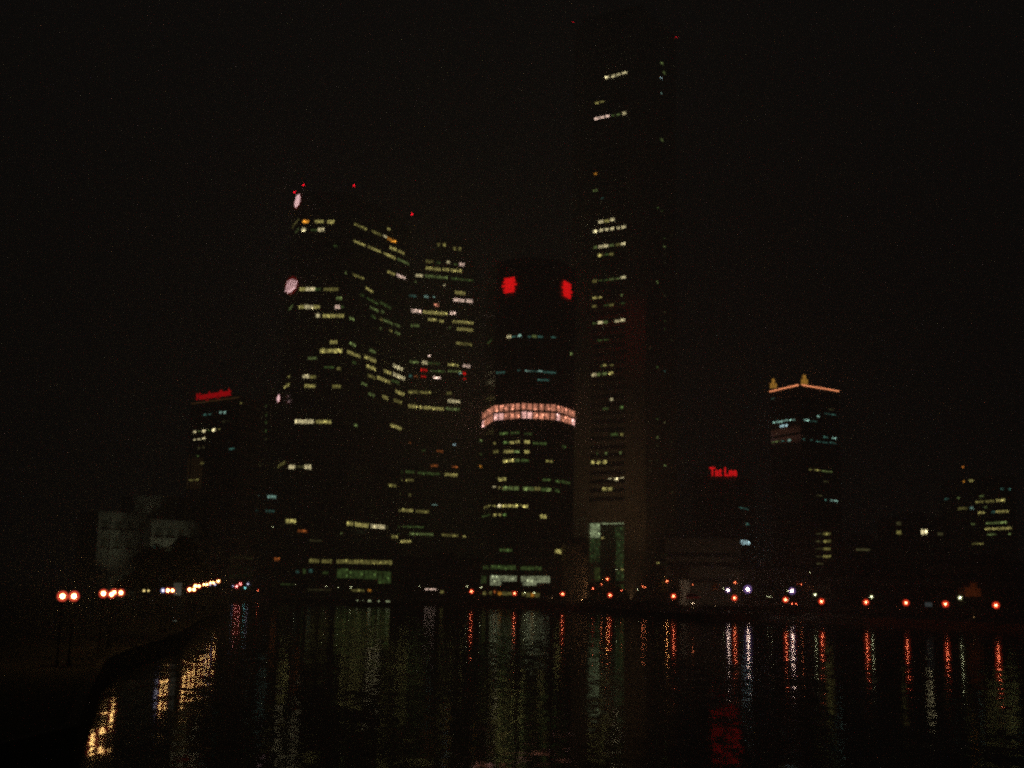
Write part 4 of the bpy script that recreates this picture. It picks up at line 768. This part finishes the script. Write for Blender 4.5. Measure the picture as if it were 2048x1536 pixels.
# moored boats
def boat(u, v, Y, L, label, lamps, col):
    p = P(u, v, Y); k = empty('boat', (p.x, p.y, 0), label, 'boat'); m = MB(); n = 9
    st = []
    for i in range(n + 1):
        t = i / n; x = (t - .5) * L; w = 1.1 * math.sin(math.pi * min(1, .12 + t * .8)) ** .6; sh = .75 + .5 * (2 * t - 1) ** 2
        st.append([(p.x + x, p.y - w, sh), (p.x + x, p.y - w * .6, -.2), (p.x + x, p.y + w * .6, -.2), (p.x + x, p.y + w, sh)])
    for A, B in zip(st, st[1:]):
        for j in range(3): m.face([A[j], B[j], B[j + 1], A[j + 1]])
        m.face([A[0], A[3], B[3], B[0]])
    m.face(st[0][::-1]); m.face(st[-1]); m.build('hull', mat('boat_paint', col, .6), k)
    c = MB(); c.box((p.x - L * .08, p.y, 1.95), L * .28, .95, .06); c.build('roof', WHITE, k)
    for sx in (-.34, .18):
        for sy in (-.85, .85): q = MB(); q.tube((p.x + L * sx, p.y + sy, .75), (p.x + L * sx, p.y + sy, 1.9), .04, None, 6); q.build('post', POLE, k)
    for (uu, kk) in lamps:
        z = P(uu, v, Y); b = MB(); b.ball((z.x, z.y - .9, 1.55), .22 * kk, 8, 5); b.build('lamp', emit('boat_lamp', (.75, .85, .45), 1.1), k)
boat(722, 1211.5, 375, 9, 'left moored boat with two faint lamps before the podium', [(715, .9), (726, .6)], (.1, .12, .1))
boat(742, 1211.5, 372, 8, 'middle moored boat with a bright lamp before the podium', [(738, 1.3), (741, 1.1)], (.14, .1, .08))
boat(768, 1211.5, 370, 10, 'right moored boat with a row of lamps before the podium', [(758, 1), (774, 1.1), (778, 1.0)], (.1, .1, .14))
YL = lamp_proto('lantern', (.9, .7, .2), (1, .75, .3), .8, 5, .22, .12)
place(YL, 288, 1181.5, 180, 'left yellow lantern low under the dark trees', 'yellow lanterns under the trees'); place(YL, 297, 1181.5, 182, 'right yellow lantern low under the dark trees', 'yellow lanterns under the trees', sc=.8)
# pale signboard panel standing low on the right promenade
p = P(1857, 1209, 262)
k = empty('signboard', (p.x, p.y, BASE), 'small pale lit panel low on the promenade between two orange lamps', 'sign')
m = MB(); m.box((p.x, p.y, p.z), .75, .08, .45); m.build('panel', emit('pale_panel', (.5, .6, .6), .10), k)
for dx in (-.6, .6): m = MB(); m.tube((p.x + dx, p.y, BASE), (p.x + dx, p.y, p.z - .45), .05, None, 6); m.build('post', POLE, k)

# ================================================================== FLOODLIGHTS (invented fixtures, added to wash the facades and canvas)
def flood(u, v, Y, tu, tv, tY, energy, col, size, label, blend=.9, z=None):
    p = P(u, v, Y); p.z = BASE + .9 if z is None else z; t = P(tu, tv, tY)
    k = empty('added_floodlight', (p.x, p.y, BASE if z is None else z - .9), label, 'added_floodlight')
    m = MB(); m.tube((p.x, p.y, k.location.z), (p.x, p.y, k.location.z + .55), .06, None, 6); m.build('stand', POLE, k)
    m = MB(); m.box((p.x, p.y + .3, k.location.z + .75), .3, .1, .2); m.build('housing', POLE, k)
    ld = bpy.data.lights.new('flood_beam', 'SPOT'); ld.energy = energy; ld.color = col; ld.spot_size = math.radians(size); ld.spot_blend = blend; ld.shadow_soft_size = .3
    lo = bpy.data.objects.new('flood_beam', ld); COL.objects.link(lo); lo.parent = k; lo.location = (0, 0, .95)
    lo.rotation_euler = (t - Vector(p)).to_track_quat('-Z', 'Y').to_euler()
    return k
flood(1262, 1190, 505, 1272, 930, 597, 60000, (1, .55, .22), 46, 'added sodium light aimed up the right side of the skyscraper')
flood(1165, 1190, 470, 1150, 1140, 500, 4200, (1, .5, .2), 90, 'added sodium light washing the plain brown block')
flood(1175, 1190, 520, 1160, 930, 600, 32000, (1, .6, .28), 46, 'added sodium light aimed up the left side of the skyscraper')
flood(1385, 1195, 430, 1420, 1110, 470, 5200, (1, .70, .46), 100, 'added sodium light before the long low block')
def wash(fc, k, off, kt, zt, energy, size, label, col=(.92, 1, .66)):
    q = fc.at(k, BASE, off); t = fc.at(kt, zt); up, vp = proj(q)
    return flood(up, vp, q.y, *proj(t), t.y, energy, col, size, label)
zn = zat(n1[0], 250, 1027)
wash(n1[0], 6, 10, 4, zn - .5, 760, 66, 'added pale light before the left wing of the classical building')
wash(n1[0], 9, 5, 8, 5, 60, 95, 'added low light on the ground floor of the left wing')
wash(n2[0], 5, 9, 2.6, 16, 1900, 70, 'added pale light before the corner of the classical building')
wash(n2[0], 13.5, 5, 13.6, 8, 60, 60, 'added low light at the right corner of the classical building', (1, 1, .5))
q = n3[0].at(5, zn + 1.2, 5); flood(*proj(q), q.y, *proj(n3[0].at(3, zn + 6)), n3[0].at(3, 0).y, 60, (.92, 1, .66), 110, 'added pale light on the roof terrace of the classical building', z=zn + 1.2)
flood(353, 1190, 142, 355, 1178, 145, 120, (.95, 1, .85), 80, 'small added light before the white board')
flood(1946, 1215, 281, 1946, 1180, 290, 700, (1, .5, .2), 75, 'small added light under the orange gabled awning')
flood(1432, 1200, 370, 1430, 1176, 380, 500, (1, .6, .3), 70, 'small added light before the pointed orange tent')
flood(1386, 1204, 338, 1386, 1190, 345, 250, (1, .6, .3), 80, 'small added light before the red awning')
ld = bpy.data.lights.new('emblem_light', 'SPOT'); ld.energy = 14000; ld.color = (1, .02, .02); ld.spot_size = math.radians(50); ld.spot_blend = 1; ld.shadow_soft_size = 2  # added red spot casting the red patch on the skyscraper wall
lo = bpy.data.objects.new('emblem_light', ld); COL.objects.link(lo); lo.parent = te; pe = P(1152, 585, 534); lo.location = pe - te.location
lo.rotation_euler = (P(1276, 690, 597) - pe).to_track_quat('-Z', 'Y').to_euler()
# ================================================================== HAZE (added volume that lifts dark walls to the sky's tone)
HZ = .0025
me = bpy.data.meshes.new('haze'); bm = bmesh.new(); bmesh.ops.create_cube(bm, size=1); bmesh.ops.scale(bm, vec=(1700, 1250, 345), verts=bm.verts); bmesh.ops.translate(bm, vec=(0, 500, 170), verts=bm.verts); bm.to_mesh(me); bm.free()
hz = bpy.data.objects.new('haze', me); COL.objects.link(hz); hz['kind'] = 'stuff'
hm = bpy.data.materials.new('tone_lift_haze'); hm.use_nodes = True; t = hm.node_tree; t.nodes.clear()
pv = t.nodes.new('ShaderNodeVolumePrincipled'); pv.inputs['Color'].default_value = (.96, .96, .96, 1); pv.inputs['Density'].default_value = HZ; pv.inputs['Anisotropy'].default_value = .3
oo = t.nodes.new('ShaderNodeOutputMaterial'); t.links.new(pv.outputs[0], oo.inputs['Volume']); me.materials.append(hm)
S.cycles.volume_bounces = 6
